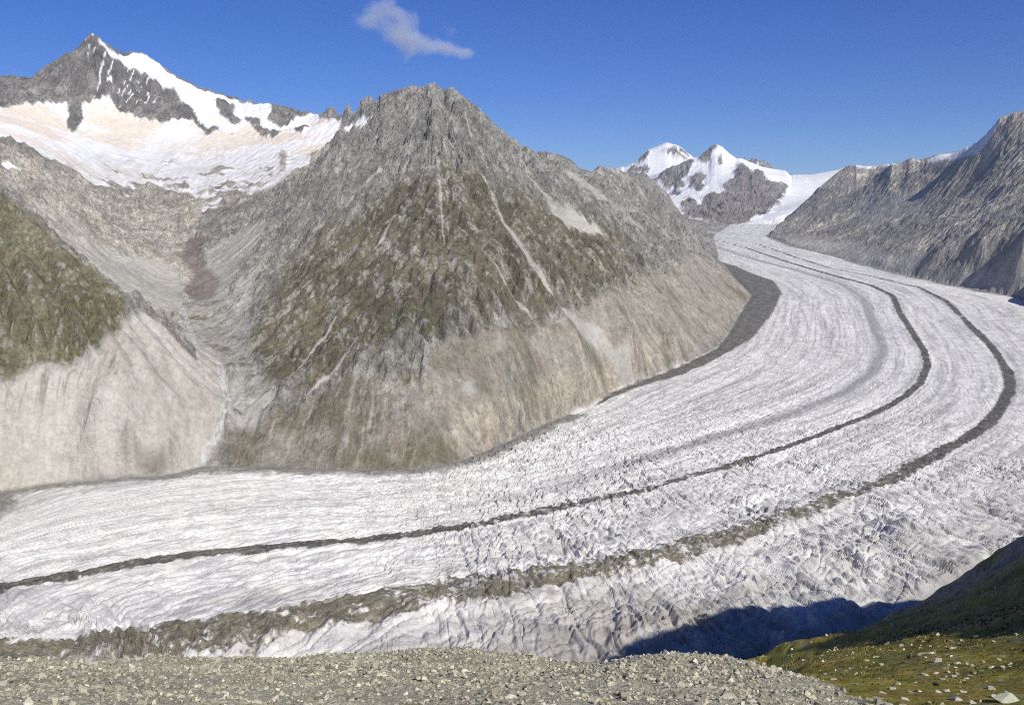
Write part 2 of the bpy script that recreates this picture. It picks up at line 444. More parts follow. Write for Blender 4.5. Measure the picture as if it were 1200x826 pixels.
for ln, rm, rx, w in [([(566,200),(577,228),(590,262),(612,292),(635,322),(655,352),(678,378),(700,395)], 2500, 4200, [5,7,9,10,13,17,24]),
                      ([(700,390),(720,420),(740,440)], 2500, 4200, [22,26]),
                      ([(515,215),(518,262),(521,300)], 2500, 4000, [3,4,2]), ([(475,245),(440,290),(405,325)], 2500, 4200, [3,6,4]),
                      ([(395,375),(360,420),(330,452)], 2400, 3600, [3,6,4]), ([(560,290),(600,340),(640,385)], 2500, 3600, [4,6,6]),
                      ([(620,205),(640,232),(650,250)], 3200, 4400, [4,6,9]), ([(430,385),(395,430),(345,480)], 2400, 3600, [3,5,5]),
                      ([(545,130),(560,165),(575,210)], 3300, 4200, [4,5,5]), ([(455,190),(430,215),(395,250)], 3200, 4400, [4,10,14])]:
    add(scree, streak(ln, rm, rx, w) * PYR)
add(scree, cover([(640,240),(672,245),(700,268),(708,278),(670,272),(652,258)], 3200, 4600, 14) * PYR)
add(scree, cover([(660,195),(690,215),(730,250),(760,275),(740,280),(700,250),(670,222)], 4400, 6000, 20) * PYR, .8)
add(scree, cover([(395,520),(410,470),(455,448),(500,446),(480,480),(450,515),(420,535)], 2300, 2900, 30) * PYR * sstep(-.1, .4, n_s0), .75)
add(scree, cover([(537,455),(552,440),(560,462),(545,466)], 2300, 2900, 4) * PYR)
add(scree, cover([(240,300),(300,262),(318,262),(285,310),(262,345),(240,350)], 3400, 4700, 14) * PYR)
add(scree, cover([(205,365),(262,345),(300,308),(290,380),(302,430),(332,470),(300,500),(270,507),(262,440),(225,402)], 2345, 4200, 30) * (PYR | (OWN == 3)) * sstep(-.4, .1, fbm(wx / 60, wy / 60, 4, 234)), .9)
# hill at the left
HIL = OWN == 1
add(grass, cover([(-400,190),(0,235),(35,255),(67,284),(93,310),(117,324),(145,352),(148,372),(140,388),(122,402),(83,415),(40,420),(0,434),(-400,470)], 2200, 3250, 12) * HIL)
add(pale, cover([(-400,474),(0,434),(40,420),(83,415),(122,402),(147,374),(170,366),(207,395),(250,440),(268,470),(262,505),(240,548),(200,560),(130,566),(0,580),(-400,640)], 1900, 3000, 8) * HIL)
hollow = cover([(136,520),(160,522),(178,523),(204,530),(205,545),(185,558),(172,556),(150,545)], 2000, 2600, 5, 1) * HIL
# valley side and floor
VAL = (OWN == 3) | ((OWN == 2) & (np.abs(azd - VL) < 2.2) & (RG < 5050))
add(scree, cover([(85,292),(110,285),(150,300),(190,305),(215,330),(215,360),(200,372),(175,362),(140,343)], 3250, 4600, 14) * VAL, .95)
add(scree, cover([(40,232),(75,250),(120,282),(165,312),(205,330),(225,300),(262,300),(275,320),(262,350),(235,365),(205,372),(160,356),(100,305),(60,268)], 3250, 4650, 30) * VAL * sstep(-.25, .25, fbm(wx / 80, wy / 80, 4, 232)), .85)
add(brown, cover([(222,280),(240,280),(236,305),(258,330),(250,352),(228,356),(214,345),(228,325),(212,305)], 3300, 4900, 10) * VAL)
add(pale, cover([(207,372),(240,362),(262,350),(268,400),(270,470),(262,505),(240,548),(225,420)], 2345, 3700, 12) * ((OWN == 2) | (OWN == 1) | (OWN == 3)) * (np.abs(azd - VL) < 1.6), .9)
stream_line = hits([(213,362),(222,385),(228,405),(243,418),(258,432),(262,452),(267,472),(258,492),(254,512),(243,528),(238,542)], 2330, 3700, 4)[:-4]
par = np.linspace(0, 1, len(stream_line))
sd, sp_ = pldist(Xc, Yc, stream_line, par)
sd = up(sd); bed = (1 - sstep(7, 17, sd + 7 * N1)) * (RG > 2300)
# braided channels: a meandering line in the bed
chan = (1 - sstep(1.2, 3.2, np.abs(sd - 6 - 6 * fbm(X / 45, Y / 45, 3, 90)))) * (bed > 0.3)
# high peak
PK = OWN == 4
SB = cover([(-300,150),(0,128),(22,124),(45,122),(78,122),(80,150),(85,158),(97,152),(98,122),(110,116),(128,111),(140,128),(160,136),(195,148),(200,140),(230,142),(238,160),(257,153),(270,160),(285,148),(300,143),(318,164),(340,148),(352,158),(372,140),(398,140),(400,155),(378,175),(350,200),(333,208),(300,232),(262,236),(252,252),(240,274),(236,250),(226,226),(205,232),(190,222),(170,215),(150,234),(120,222),(70,192),(20,168),(0,164),(-300,190)], 5050, 7250, 22, 1)
S2 = cover([(113,42),(135,58),(167,60),(187,73),(200,83),(233,100),(267,110),(290,117),(318,121),(318,128),(312,140),(330,150),(350,136),(368,134),(380,140),(362,152),(335,160),(300,150),(262,162),(255,148),(240,150),(226,128),(212,118),(205,102),(190,100),(165,84),(143,70),(120,52)], 6500, 7700, 12, 1)
isl = np.maximum(cover([(252,115),(264,116),(275,122),(272,135),(284,140),(274,148),(258,134)], 6500, 7600, 10, 1), cover([(284,134),(304,136),(306,150),(316,154),(312,166),(302,156),(292,144)], 6000, 7600, 10, 1))
isl = np.maximum(isl, cover([(328,180),(336,180),(336,200),(329,204)], 5200, 6500, 8, 1))
add(snow, np.maximum(SB, S2) * PK); snow *= 1 - np.clip(isl, 0, 1) * PK
couloir = ridged(X / 60, Y / 500, 3, 95)
add(snow, ((couloir > 0.83) & PK & (PY0 < 122) & (PX0 > 100) & (PX0 < 190)).astype(float) * 0.9)
# rock bands poking through the lower ice
rb = sstep(0.12, 0.35, fbm(X / 150, Y / 70, 4, 97) + .2 * N1 + .3 * sstep(205, 232, PY0)) * sstep(165, 208, PY0) * PK
snow *= 1 - rb * 0.9
ochre = sstep(-0.1, 0.35, fbm(X / 500, Y / 260, 3, 99) + 0.5 * sstep(195, 150, PY0) - 0.25) * PK * sstep(7400, 6500, RG)
add(snow, cover([(0,188),(20,194),(30,200),(15,199),(0,194)], 4000, 4700, 10, 1) * (OWN == 3), .7)
add(snow, cover([(415,122),(430,116),(434,120),(420,126)], 4200, 5200, 8, 1) * PYR); add(snow, cover([(402,152),(438,134),(436,140),(420,150),(405,158)], 4000, 5000, 6, 1) * PYR, .8)
# right ridge snow caps
RT = OWN == 5
add(snow, cover([(1088,186),(1123,175),(1137,168),(1158,148),(1170,138),(1168,150),(1155,172),(1137,184),(1120,188),(1095,190)], 7200, 8600, 25, 1) * RT)
add(snow, cover([(1000,194),(1050,190),(1052,198),(1005,200)], 8600, 9700, 25, 1) * RT)
add(scree, cover([(1020,230),(1085,225),(1090,245),(1060,255),(1000,262),(1010,240)], 6500, 9000, 60) * RT, .6)
add(pale, cover([(955,285),(1000,284),(1040,296),(1068,305),(1060,316),(1010,305),(970,296)], 5800, 8600, 40) * RT, .75)
add(pale, cover([(1050,302),(1085,296),(1092,312),(1068,318)], 5300, 7200, 30) * RT, .8)
add(scree, cover([(900,276),(950,278),(1040,305),(1130,320),(1200,318),(1260,330),(1200,352),(1067,326),(975,300)], 4700, 9000, 40) * RT, .7)
darkr = sstep(-0.05, 0.3, fbm(X / 420, Y / 420, 3, 101) + 0.15) * RT
# far group: snow unless rock
FAR = OWN >= 6
rock6 = cover([(801,264),(822,266),(873,262),(898,252),(918,232),(916,213),(905,216),(893,200),(884,203),(874,196),(868,194),(860,200),(858,214),(846,222),(840,232),(828,228),(822,243),(806,232),(790,226),(780,222),(765,212),(780,200),(796,196),(808,190),(812,186),(804,206),(800,220)], 10200, 15000, 60, 1)
rock6 = np.maximum(rock6, cover([(806,212),(815,202),(826,206),(830,218),(826,226),(812,226),(804,218)], 10300, 14500, 50, 1))
rock6 = np.maximum(rock6, cover([(816,188),(836,170),(842,176),(834,188),(822,190)], 12800, 15000, 50, 1))
rock6 = np.maximum(rock6, cover([(839,190),(847,184),(848,196),(842,198)], 12500, 15000, 30, 1))
rock6 = np.maximum(rock6, cover([(745,190),(760,178),(768,182),(752,192)], 15000, 17000, 50, 1))
rock6 = np.maximum(rock6, 0.8 * cover([(774,182),(782,174),(796,172),(810,184),(800,192),(782,188)], 15000, 17000, 60, 1) * (fbm(X / 90, Y / 90, 3, 104) > -0.1))
rock6 = np.maximum(rock6, cover([(725,203),(745,191),(748,196),(764,198),(755,204),(735,203)], 14800, 17000, 50, 1))
add(snow, np.where(OWN == 6, 1 - rock6, 0)); add(snow, (OWN == 7) * sstep(0.25, 0.5, fbm(X / 300, Y / 300, 3, 106)) * .6)
snow = np.clip(snow, 0, 1)
snow *= ~ICEM

# --- relief: rock faces are rough, scree and snow are smooth
smooth = np.clip(np.maximum.reduce([snow, np.where(PYR, 0.68 - .5 * np.clip(warm, 0, 1), .93) * pale, 0.95 * scree, 0.9 * bed, 0.75 * brown]), 0, 1)
smooth = blur(smooth, 2, 1)
grn = np.clip(grass, 0, 1)
RA = (1 - smooth) * (1 - 0.6 * grn) * np.array([1, .8, 1, .8, .75, .55, .8, .8])[OWN]
SX, SY = at(507, 97, 4000)[:2]
th = np.arctan2(X - SX, -(Y - SY)); ds = np.hypot(X - SX, Y - SY)
_a = at(1200, 130, 7200)[:2]; _b = at(995, 194, 9600)[:2]; _d = (_b - _a) / np.linalg.norm(_b - _a)
FU = np.select([OWN == 2, OWN == 5, OWN == 3], [th * 900, X * _d[0] + Y * _d[1], (X + Y) * .707], X)
FV = np.select([OWN == 2, OWN == 5, OWN == 3], [ds, -X * _d[1] + Y * _d[0], (X - Y) * .707], Y)
FU = FU + 14 * sc * fbm(X / (90 * sc), Y / (90 * sc), 3, 108)
rib = ridged(FU / (34 * sc), FV / (190 * sc), 4, 400, .6) - .45
n_s = fbm(FU / (13 * sc), FV / (130 * sc), 4, 410, .6)
rel = ridged(wx / (170 * sc), wy / (170 * sc), 6, 110, 0.56) - 0.42
fine = fbm(wx / (34 * sc), wy / (34 * sc), 4, 120, 0.6)
crag = ridged(wx / (52 * sc), wy / (52 * sc), 4, 130, 0.55) - 0.45
H = H0 + landw * (DEL * (0.35 + 0.65 * (1 - smooth)) * (1 - .8 * pale_core) * np.where(OWN == 5, .18, 1.0) + sc * (RA * (np.where(OWN == 5, 17, 38) * rel + np.where(OWN == 5, 5, 20) * rib + 14 * crag + 10 * fine) + smooth * (5.0 * fbm(wx / (120 * sc), wy / (120 * sc), 4, 140) + 1.0 * fine)))
H += landw * -5.0 * np.clip(streak([(566,200),(590,262),(635,322),(700,395)], 2500, 4200, [14, 20, 26, 30]), 0, 1)
# trim line step on the pyramid and the hill
H -= chan * 1.5 + blur(hollow, 3, 1) * 9

# ------------------------------------------------------------------ ice relief
def arcl(w): return np.r_[0, np.cumsum(np.hypot(*np.diff(w, axis=0).T))]
TS = []
for w, t in ((wA, 0.0), (wB, .5), (wC, .64), (wD, .82), (wE, 1.0)):
    a = arcl(w); a = a / a[-1]
    q = dense(w, 2); aa = np.interp(np.arange(len(q)) / 2, np.arange(len(a)), a)
    TS += [(p[0], p[1], t, s) for p, s in zip(q, aa)]
TS = np.array(TS)
_, uq = np.unique(np.round(TS[:, :2] / 15), axis=0, return_index=True); TS = TS[uq]
T = up(rbf_eval(rbf_fit(TS[:, :2], TS[:, 2], 1.0), Xc, Yc)) * 1350.0          # metres across the stream
def chaikin(w, n=3):
    for _ in range(n):
        a = w[:-1] * .75 + w[1:] * .25; b = w[:-1] * .25 + w[1:] * .75
        w = np.vstack([w[:1], np.stack([a, b], 1).reshape(-1, 2), w[-1:]])
    return w
smC = chaikin(np.vstack([[polar(14.5, 10300)], wC[::2], wC[-1:]]))
S = up(blur(pldist(Xc, Yc, smC, arcl(smC))[1], 4, 2))                          # metres along it
arC, arD = arcl(wC), arcl(wD)
def morprof(w, r_, v_): return np.interp(np.hypot(w[:, 0], w[:, 1]), r_, v_)
wCw = morprof(wC, [1300, 1700, 2200, 3300, 5000, 9000], [24, 19, 12, 14, 16, 16])
wDw = morprof(wD, [1200, 1400, 1700, 2100, 3300, 5000, 9000], [74, 62, 42, 26, 20, 13, 13])
dC, cw = pldist(Xc, Yc, wC, wCw); dD, dw = pldist(Xc, Yc, wD, wDw)
dC, cw, dD, dw = up(dC), up(cw), up(dD), up(dw)
dB = up(pldist(Xc, Yc, wB)); dA = up(pldist(Xc, Yc, wA)); dE = up(pldist(Xc, Yc, wE))
icew = sstep(-6, 30, DM)
wob = fbm(S / 60, T / 25, 4, 150)
near = sstep(3000, 2000, RG); bottom = sstep(1900, 1500, RG)
s1 = S + 30 * fbm(S / 130, T / 130, 3, 160); t1 = T + 22 * fbm(S / 130, T / 130, 3, 165)
# crevasse sets: oblique to the stream, turning along it
lft = sstep(2, -14, azd)                          # left part: finer cracks nearly along the stream
def rot(ob): c = math.sqrt(1 + ob * ob); return (s1 - ob * t1) / c, (ob * s1 + t1) / c
qa, qb = rot(0.35); qc, qd = rot(3.0); qe, qf = rot(-0.8)
crest = (1 - np.abs(perlin(qa / 24, qb / 80, 170))) ** 1.6; crest2 = (1 - np.abs(perlin(qe / 26, qf / 60, 171))) ** 1.5
small = (1 - np.abs(perlin(qa / 11, qb / 30, 172))) ** 1.4
serac = 0.62 * crest + 0.30 * crest * crest2 + 0.28 * small - 0.5
def groove(n, w): return -np.exp(-(n / w) ** 2)
slits = groove(perlin(qc / 17, qd / 150, 173), .16) + .7 * groove(perlin(qc / 30 + 9, qd / 260, 174), .10) + .3 * groove(perlin(qe / 45, qf / 90, 176), .09)
undul = fbm(qc / 60, qd / 220, 3, 177)
roll = ridged((s1 - 0.7 * t1) / 130, (0.7 * s1 + t1) / 330, 3, 175)
fol = fbm(S / 500, T / 17, 3, 180); fol2 = perlin(S / 800, T / 55, 185)
chop = fbm(X / 15, Y / 15, 3, 186, .6)
patch = .65 + .7 * sstep(-.4, .5, fbm(X / 260, Y / 260, 2, 188))
outer = sstep(0.83, 0.93, T / 1350.0) * sstep(2900, 2300, RG)
nz = sstep(3300, 2300, RG)
right_amp = nz * (1 - lft) * (11.0 + 3.0 * outer)
ice_h = patch * (right_amp * serac + (1.2 + 2.6 * near * lft + 1.2 * nz) * slits + 2.6 * near * undul * (.4 + lft)) + near * 1.5 * chop + (1.3 + 0.7 * near) * fol + 2.5 * fol2
ice_h += (18 * outer + 4.0 * near) * (roll - 0.4)
ice_h += nz * (1 - lft) * (6 * groove(perlin(qa / 34 + 4, qb / 170, 190), .085) + 5 * groove(perlin(qe / 40, qf / 120, 191), .06)) * sstep(-.35, .25, fbm(X / 180, Y / 180, 2, 192))
ice_h += sstep(3600, 2900, RG) * sstep(-14, -2, azd) * 2.6 * groove(perlin(qa / 13 + 2, qb / 90, 194), .13)
ice_h += near * 1.6 * (1 - np.abs(perlin(qa / 5.5, qb / 13, 193)))
ice_h += (1 - nz) * (1.8 * groove(perlin(qa / 30, qb / 160, 178), .14) + .8 * chop)
rag = near * (.9 * (1 - lft) * (crest - .45) + .35 * fbm(qa / 16, qb / 50, 3, 156))
mC = sstep(1.3, 0.7, dC / cw + (0.3 + .25 * near) * wob - .6 * rag + .35 * near * fbm(S / 150, T / 60, 2, 157))
mD = sstep(1.55, 0.55, dD / dw + 0.42 * fbm(S / 90, T / 35, 4, 152) + .35 * fbm(S / 260, T / 120, 2, 158) - .45 * rag)
ice_h += mC * (1 + 1 * near) + np.exp(-(dD / (dw * 1.2)) ** 2) * (3 + 20 * sstep(2200, 1600, RG)) + np.exp(-(dC / (cw * 1.3)) ** 2) * 2
ice_h += mD * (15 + 8 * lft) * near * fbm(S / 45, T / 38, 4, 154)
ice_h *= lerp(1.0, 0.75, np.maximum(mC, mD))
# dark margin along the pyramid's foot
Lmar_px = [(842,306),(862,312),(879,320),(908,330),(916,345),(906,366),(884,395),(846,418),(804,438),(742,456),(690,478),(640,497)]
marg = inpoly(X + 16 * N1, Y + 16 * N2, np.vstack([gl(Lmar_px), gl([(640, 498), (690, 478), (717, 460), (762, 443), (804, 426), (838, 409), (854, 389), (871, 359), (879, 347), (862, 329), (842, 312)])])).astype(float)
marg = blur(marg, 2, 1)
edge = sstep(80, 40, dA + 36 * N1 + 26 * fbm(X / 11, Y / 11, 3, 256)) * (RG < 2900) + sstep(55, 15, dE + 25 * N1) * (RG > 3500)
rim = sstep(0, 40, DM)
H = H * (1 - icew) + (gice(RG) + icew * ice_h * (1 - 0.75 * marg) + rim * 5 - 2) * icew
H = np.where(up(nearside.astype(float)) > 0.5, np.minimum(H, gice(RG) - 4), H)

# --- let the crests meet the skyline of the photograph (heights of the crests themselves)
SKY = np.array([(0,90),(17,87),(33,93),(47,82),(70,67),(82,62),(100,47),(110,38),(117,45),(137,60),(167,62),(187,75),(200,85),(233,102),(267,112),(290,119),(320,122),(347,128),(367,134),(387,128),
  (400,131),(410,129),(417,123),(430,117),(460,107),(483,100),(497,102),(507,96),(520,105),(530,102),(543,113),(563,128),(583,148),(607,167),(627,178),(650,179),(670,188),(687,202),(703,198),(723,202),
  (745,189),(759,176),(781,167),(796,171),(808,181),(815,186),(822,181),(837,169),(845,171),(856,181),(869,189),(883,186),(896,189),(906,195),(917,205),(950,205),(983,199),(996,193),(1017,195),(1056,191),(1067,185),(1081,187),
  (1095,182),(1123,177),(1137,171),(1151,162),(1163,149),(1172,138),(1187,132),(1200,130)], float)
for it in range(3):
    el = (H - ZC) / RR[:, None]
    k = np.argmax(el, axis=0)
    rs = RR[k]; zs = H[k, np.arange(NA)]
    pxs, pys = project(rs * np.sin(AZ), rs * np.cos(AZ), zs)
    tgt = np.interp(pxs, SKY[:, 0], SKY[:, 1])
    dz = (pys - tgt) / FPX * rs
    dz = np.clip(dz, -160, 160) * (np.abs(np.degrees(AZ)) < 28.7)
    dz = np.where((pxs > 612) & (pxs < 728), np.clip(dz, -25, 25), dz)
    dz = dz * sstep(6, 34, np.abs(pxs - 714))
    dz = np.where((pxs > 728) | (pxs > 445) & (pxs < 600), np.convolve(np.pad(dz, 2, mode='edge'), np.ones(5) / 5, 'valid'), np.convolve(np.pad(dz, 8, mode='edge'), np.ones(17) / 17, 'valid'))
    rs = np.median(np.stack([np.roll(rs, q) for q in range(-9, 10)]), axis=0)
    rs = np.convolve(np.pad(rs, 6, mode='edge'), np.ones(13) / 13, 'valid')
    sig = .07 * rs
    H = H + landw * dz[None] * np.exp(-((RR[:, None] - rs[None]) / sig[None]) ** 2)

# ------------------------------------------------------------------ colours of the ground itself
n_a = fbm(X / (260 * sc), Y / (260 * sc), 4, 200); n_b = fbm(wx / (40 * sc), wy / (40 * sc), 4, 210, .6); n_c = fbm(X / (11 * sc), Y / (11 * sc), 3, 220, .6)
n_e = fbm(wx / 95, wy / 95, 5, 228, .55)
n_d = ridged(wx / (90 * sc), wy / (90 * sc), 4, 225)
gul = sstep(2.6, 4.6, FLOW) * sstep(-.3, .3, n_b + .1)
rock = lerp(np.array([.205, .196, .175]), np.array([.44, .42, .37]), sstep(-.6, .6, 0.45 * n_a + 0.5 * n_b + 0.4 * n_c + .6 * n_s)[..., None])
rock = cmix(rock, (.125, .119, .108), sstep(.25, .7, n_d - 0.35 * n_a + .5 * n_s - .05) * .55)
joint = np.exp(-(perlin(FU / (17 * sc), FV / (60 * sc), 420) / .10) ** 2) * sstep(-.2, .3, n_b + n_a)
rock = cmix(rock, (.10, .095, .086), joint * .65)
rock = cmix(rock, (.36, .342, .30), gul * .6)
rock = np.where(RT[..., None], rock * np.array([.98, .98, 1.0]), rock)
rock = np.where(RT[..., None], rock * np.array([1.72, 1.63, 1.50]), rock)
rock = np.where((OWN == 3)[..., None], rock * np.array([1.5, 1.46, 1.38]), rock)
rock = np.where(((OWN == 4) & (RG < 6200))[..., None], rock * np.array([1.4, 1.36, 1.28]), rock)
rock = cmix(rock, (.40, .34, .27), ((OWN == 3) | (OWN == 4) & (RG < 6200)) * sstep(.1, .5, n_s + .5 * n_a) * .5)
rock = cmix(rock, (.19, .182, .17), darkr * .6)
rock = np.where((OWN == 6)[..., None], cmix(rock, (.21, .175, .155), np.full(X.shape, .6)), rock)
rock = np.where((OWN == 4)[..., None] & (RG > 6300)[..., None], rock * np.array([.85, .83, .82]), rock)
alb = rock
gcol = lerp(np.array([.105, .093, .056]), np.array([.185, .163, .105]), sstep(-.5, .5, n_a + .6 * n_b)[..., None])
gcol = cmix(gcol, (.098, .100, .034), sstep(.15, .6, fbm(X / 200, Y / 200, 3, 230)) * .6)
n_e = np.where(HIL, .9 * fbm(wx / 16, wy / 22, 3, 263) - .1, n_e)
outc = sstep(.0, .26, n_e * .55 + n_b * .55 + .5 * n_c + .3 * n_s + np.where(HIL, -.04, -.03))
gm = np.clip(grass, 0, 1) * (1 - .85 * outc) * (1 - .6 * gul)
alb = alb + (gcol - alb) * gm[..., None]
alb = np.where(HIL[..., None], alb * (1 + .25 * gm[..., None] * np.array([1.0, 1.15, .8])), alb)
outrock = np.clip(grass, 0, 1) * outc
alb = cmix(alb, (.36, .345, .29), outrock * .5)
pcol = lerp(np.array([.36, .33, .265]), np.array([.53, .495, .42]), sstep(-.6, .6, .7 * n_a + .6 * n_b + .35 * n_c)[..., None])
pcol = np.where(PYR[..., None], pcol * np.array([.74, .705, .655]), pcol * np.array([.93, .95, .99]))
pcol = cmix(pcol, (.52, .50, .45), HIL * sstep(.1, .5, fbm(X / 35, Y / 120, 4, 262)) * .5)
pm = np.clip(pale, 0, 1) * (1 - PYR * (.25 + .6 * sstep(-.1, .4, n_b + .5 * n_c + .5 * n_e)))
pcol = cmix(pcol, (.30, .275, .215), HIL * sstep(.0, .45, n_s + .35 * n_b - .05 * 0) * .45)
wall_top = cover([(-300,474),(0,436),(40,422),(83,417),(122,404),(140,420),(130,450),(90,455),(40,460),(0,478),(-300,520)], 2100, 3000, 12) * HIL
pcol = cmix(pcol, (.20, .175, .125), wall_top * sstep(.05, .35, n_s + .5 * n_c) * .75)
alb = alb + (pcol - alb) * pm[..., None]
alb = cmix(alb, (.36, .24, .165), np.clip(warm, 0, 1) * sstep(.05, .5, n_b + .3 * n_a) * .55)
alb = cmix(alb, (.50, .44, .345), np.clip(warm, 0, 1) * sstep(-.25, .2, -n_b + .5 * n_c) * .65)
pp = np.clip(pale, 0, 1) * PYR
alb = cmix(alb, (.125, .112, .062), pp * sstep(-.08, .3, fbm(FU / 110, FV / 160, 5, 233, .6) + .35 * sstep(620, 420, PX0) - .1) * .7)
alb = cmix(alb, (.44, .415, .35), pp * sstep(.1, .45, n_s) * .5)
alb = cmix(alb, (.20, .19, .17), pp * sstep(.15, .5, -n_s + .3 * n_c) * .5)
scol = lerp(np.array([.33, .32, .29]), np.array([.46, .445, .395]), sstep(-.5, .5, n_a + .4 * n_c)[..., None])
alb = alb + (scol - alb) * (np.clip(scree, 0, 1) * (.82 + .18 * n_b))[..., None].clip(0, 1)
alb = cmix(alb, (.20, .165, .135), np.clip(brown, 0, 1) * .85)
alb = cmix(alb, (.15, .135, .11), np.clip(hollow, 0, 1) * (.75 + .3 * n_c).clip(0, 1))
alb = cmix(alb, (.36, .35, .315), bed * .5); alb = cmix(alb, (.58, .59, .59), chan * .45)
sncol = np.broadcast_to(np.array([.74, .745, .75]), alb.shape)
firn = np.array([.68, .59, .475])
oc = np.clip(ochre * SB, 0, 1) * .9
sncol = sncol + (firn - sncol) * oc[..., None]
dirty = sstep(150, 205, PY0) * PK * (.65 + .6 * n_b + .3 * fbm(X / 60, Y / 300, 3, 261))
sncol = sncol + (np.array([.40, .385, .36]) - sncol) * np.clip(dirty, 0, 1)[..., None] * .8
alb = alb + (sncol - alb) * sstep(.25, .6, snow + .18 * n_c * (snow > .02))[..., None]
# ice
st = fbm(S / 420, T / 20, 4, 240, .6); st2 = fbm(S / 900, T / 70, 3, 245); dd = fbm(X / 45, Y / 45, 4, 248, .6)
icol = lerp(np.array([.36, .352, .335]), np.array([.72, .707, .675]), sstep(-.6, .5, .55 * st + .4 * st2 + .6 * dd + .06)[..., None])
icol = cmix(icol, (.27, .262, .25), sstep(.18, .6, -st + .4 * dd + .25 * fbm(S / 200, T / 8, 3, 242)) * .6)
icol = cmix(icol, (.30, .293, .285), np.exp(-(fbm(S / 1500, T / 48, 3, 243) / .05) ** 2) * (.2 + .35 * sstep(2000, 3000, RG)))
bandB = np.exp(-(dB / 24) ** 2) * sstep(1900, 2600, RG) * .95 + np.exp(-(dB / 16) ** 2) * .4
icol = cmix(icol, (.27, .265, .265), np.clip(bandB * (.8 + .5 * wob), 0, .85))
lowdirt = outer * sstep(.0, .5, fbm(X / 120, Y / 120, 4, 250) + .05) * .45 + sstep(-10, -22, azd) * sstep(1900, 2200, RG) * .3 * sstep(-.2, .4, dd + st)
icol = cmix(icol, (.30, .285, .26), np.clip(lowdirt, 0, 1))
nearedge = sstep(1620, 1380, RG + 120 * fbm(X / 130, Y / 130, 3, 252)) * sstep(-6, 6, azd) * .75  # dirty near ice, its colour also darkened and warmed to deepen the blue shadow
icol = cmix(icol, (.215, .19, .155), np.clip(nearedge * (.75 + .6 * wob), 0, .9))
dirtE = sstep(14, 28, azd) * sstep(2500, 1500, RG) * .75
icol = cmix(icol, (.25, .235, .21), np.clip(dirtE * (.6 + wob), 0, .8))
deb = lerp(np.array([.085, .08, .07]), np.array([.165, .155, .13]), sstep(-.5, .5, n_b + n_c)[..., None])
debD = cmix(deb, (.235, .21, .145), (sstep(2600, 1700, RG) * (.7 + .8 * n_b)).clip(0, 1))
debD = cmix(debD, (.42, .41, .385), sstep(.2, .5, fbm(S / 40, T / 14, 4, 259, .6)) * near * .6)
hole = .6 * fbm(X / 13, Y / 13, 4, 257, .65) + .7 * fbm(S / 55, T / 30, 4, 258, .65)
ragged = sstep(.36, .68, mC + (.45 + .55 * near) * hole * (mC > .02) - .1 - .22 * near * (1 - lft)); raggedD = sstep(.30, .66, mD + (.6 + .9 * near * (1 - .25 * lft)) * hole * (mD > .01) - .12 - .24 * near * (1 - .6 * lft))
icol = icol + (deb - icol) * ragged[..., None]
icol = icol + (debD - icol) * raggedD[..., None]
margc = cmix(deb * 1.25, (.34, .33, .31), sstep(.3, .6, fbm(S / 120, T / 12, 3, 255)) * sstep(4600, 3200, RG) * .6)
icol = icol + (margc - icol) * (sstep(.3, .7, marg + .3 * n_b * (marg > .03)))[..., None]
icol = icol + (deb * 1.2 - icol) * np.clip(edge * .85, 0, 1)[..., None]
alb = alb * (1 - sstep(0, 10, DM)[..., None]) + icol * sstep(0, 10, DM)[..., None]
soft = np.clip(np.maximum(np.maximum(snow, .75 * np.maximum(pale * (1 - .6 * PYR), scree)), sstep(0, 10, DM) * (1 - np.maximum.reduce([ragged, raggedD, marg]))), 0, 1)

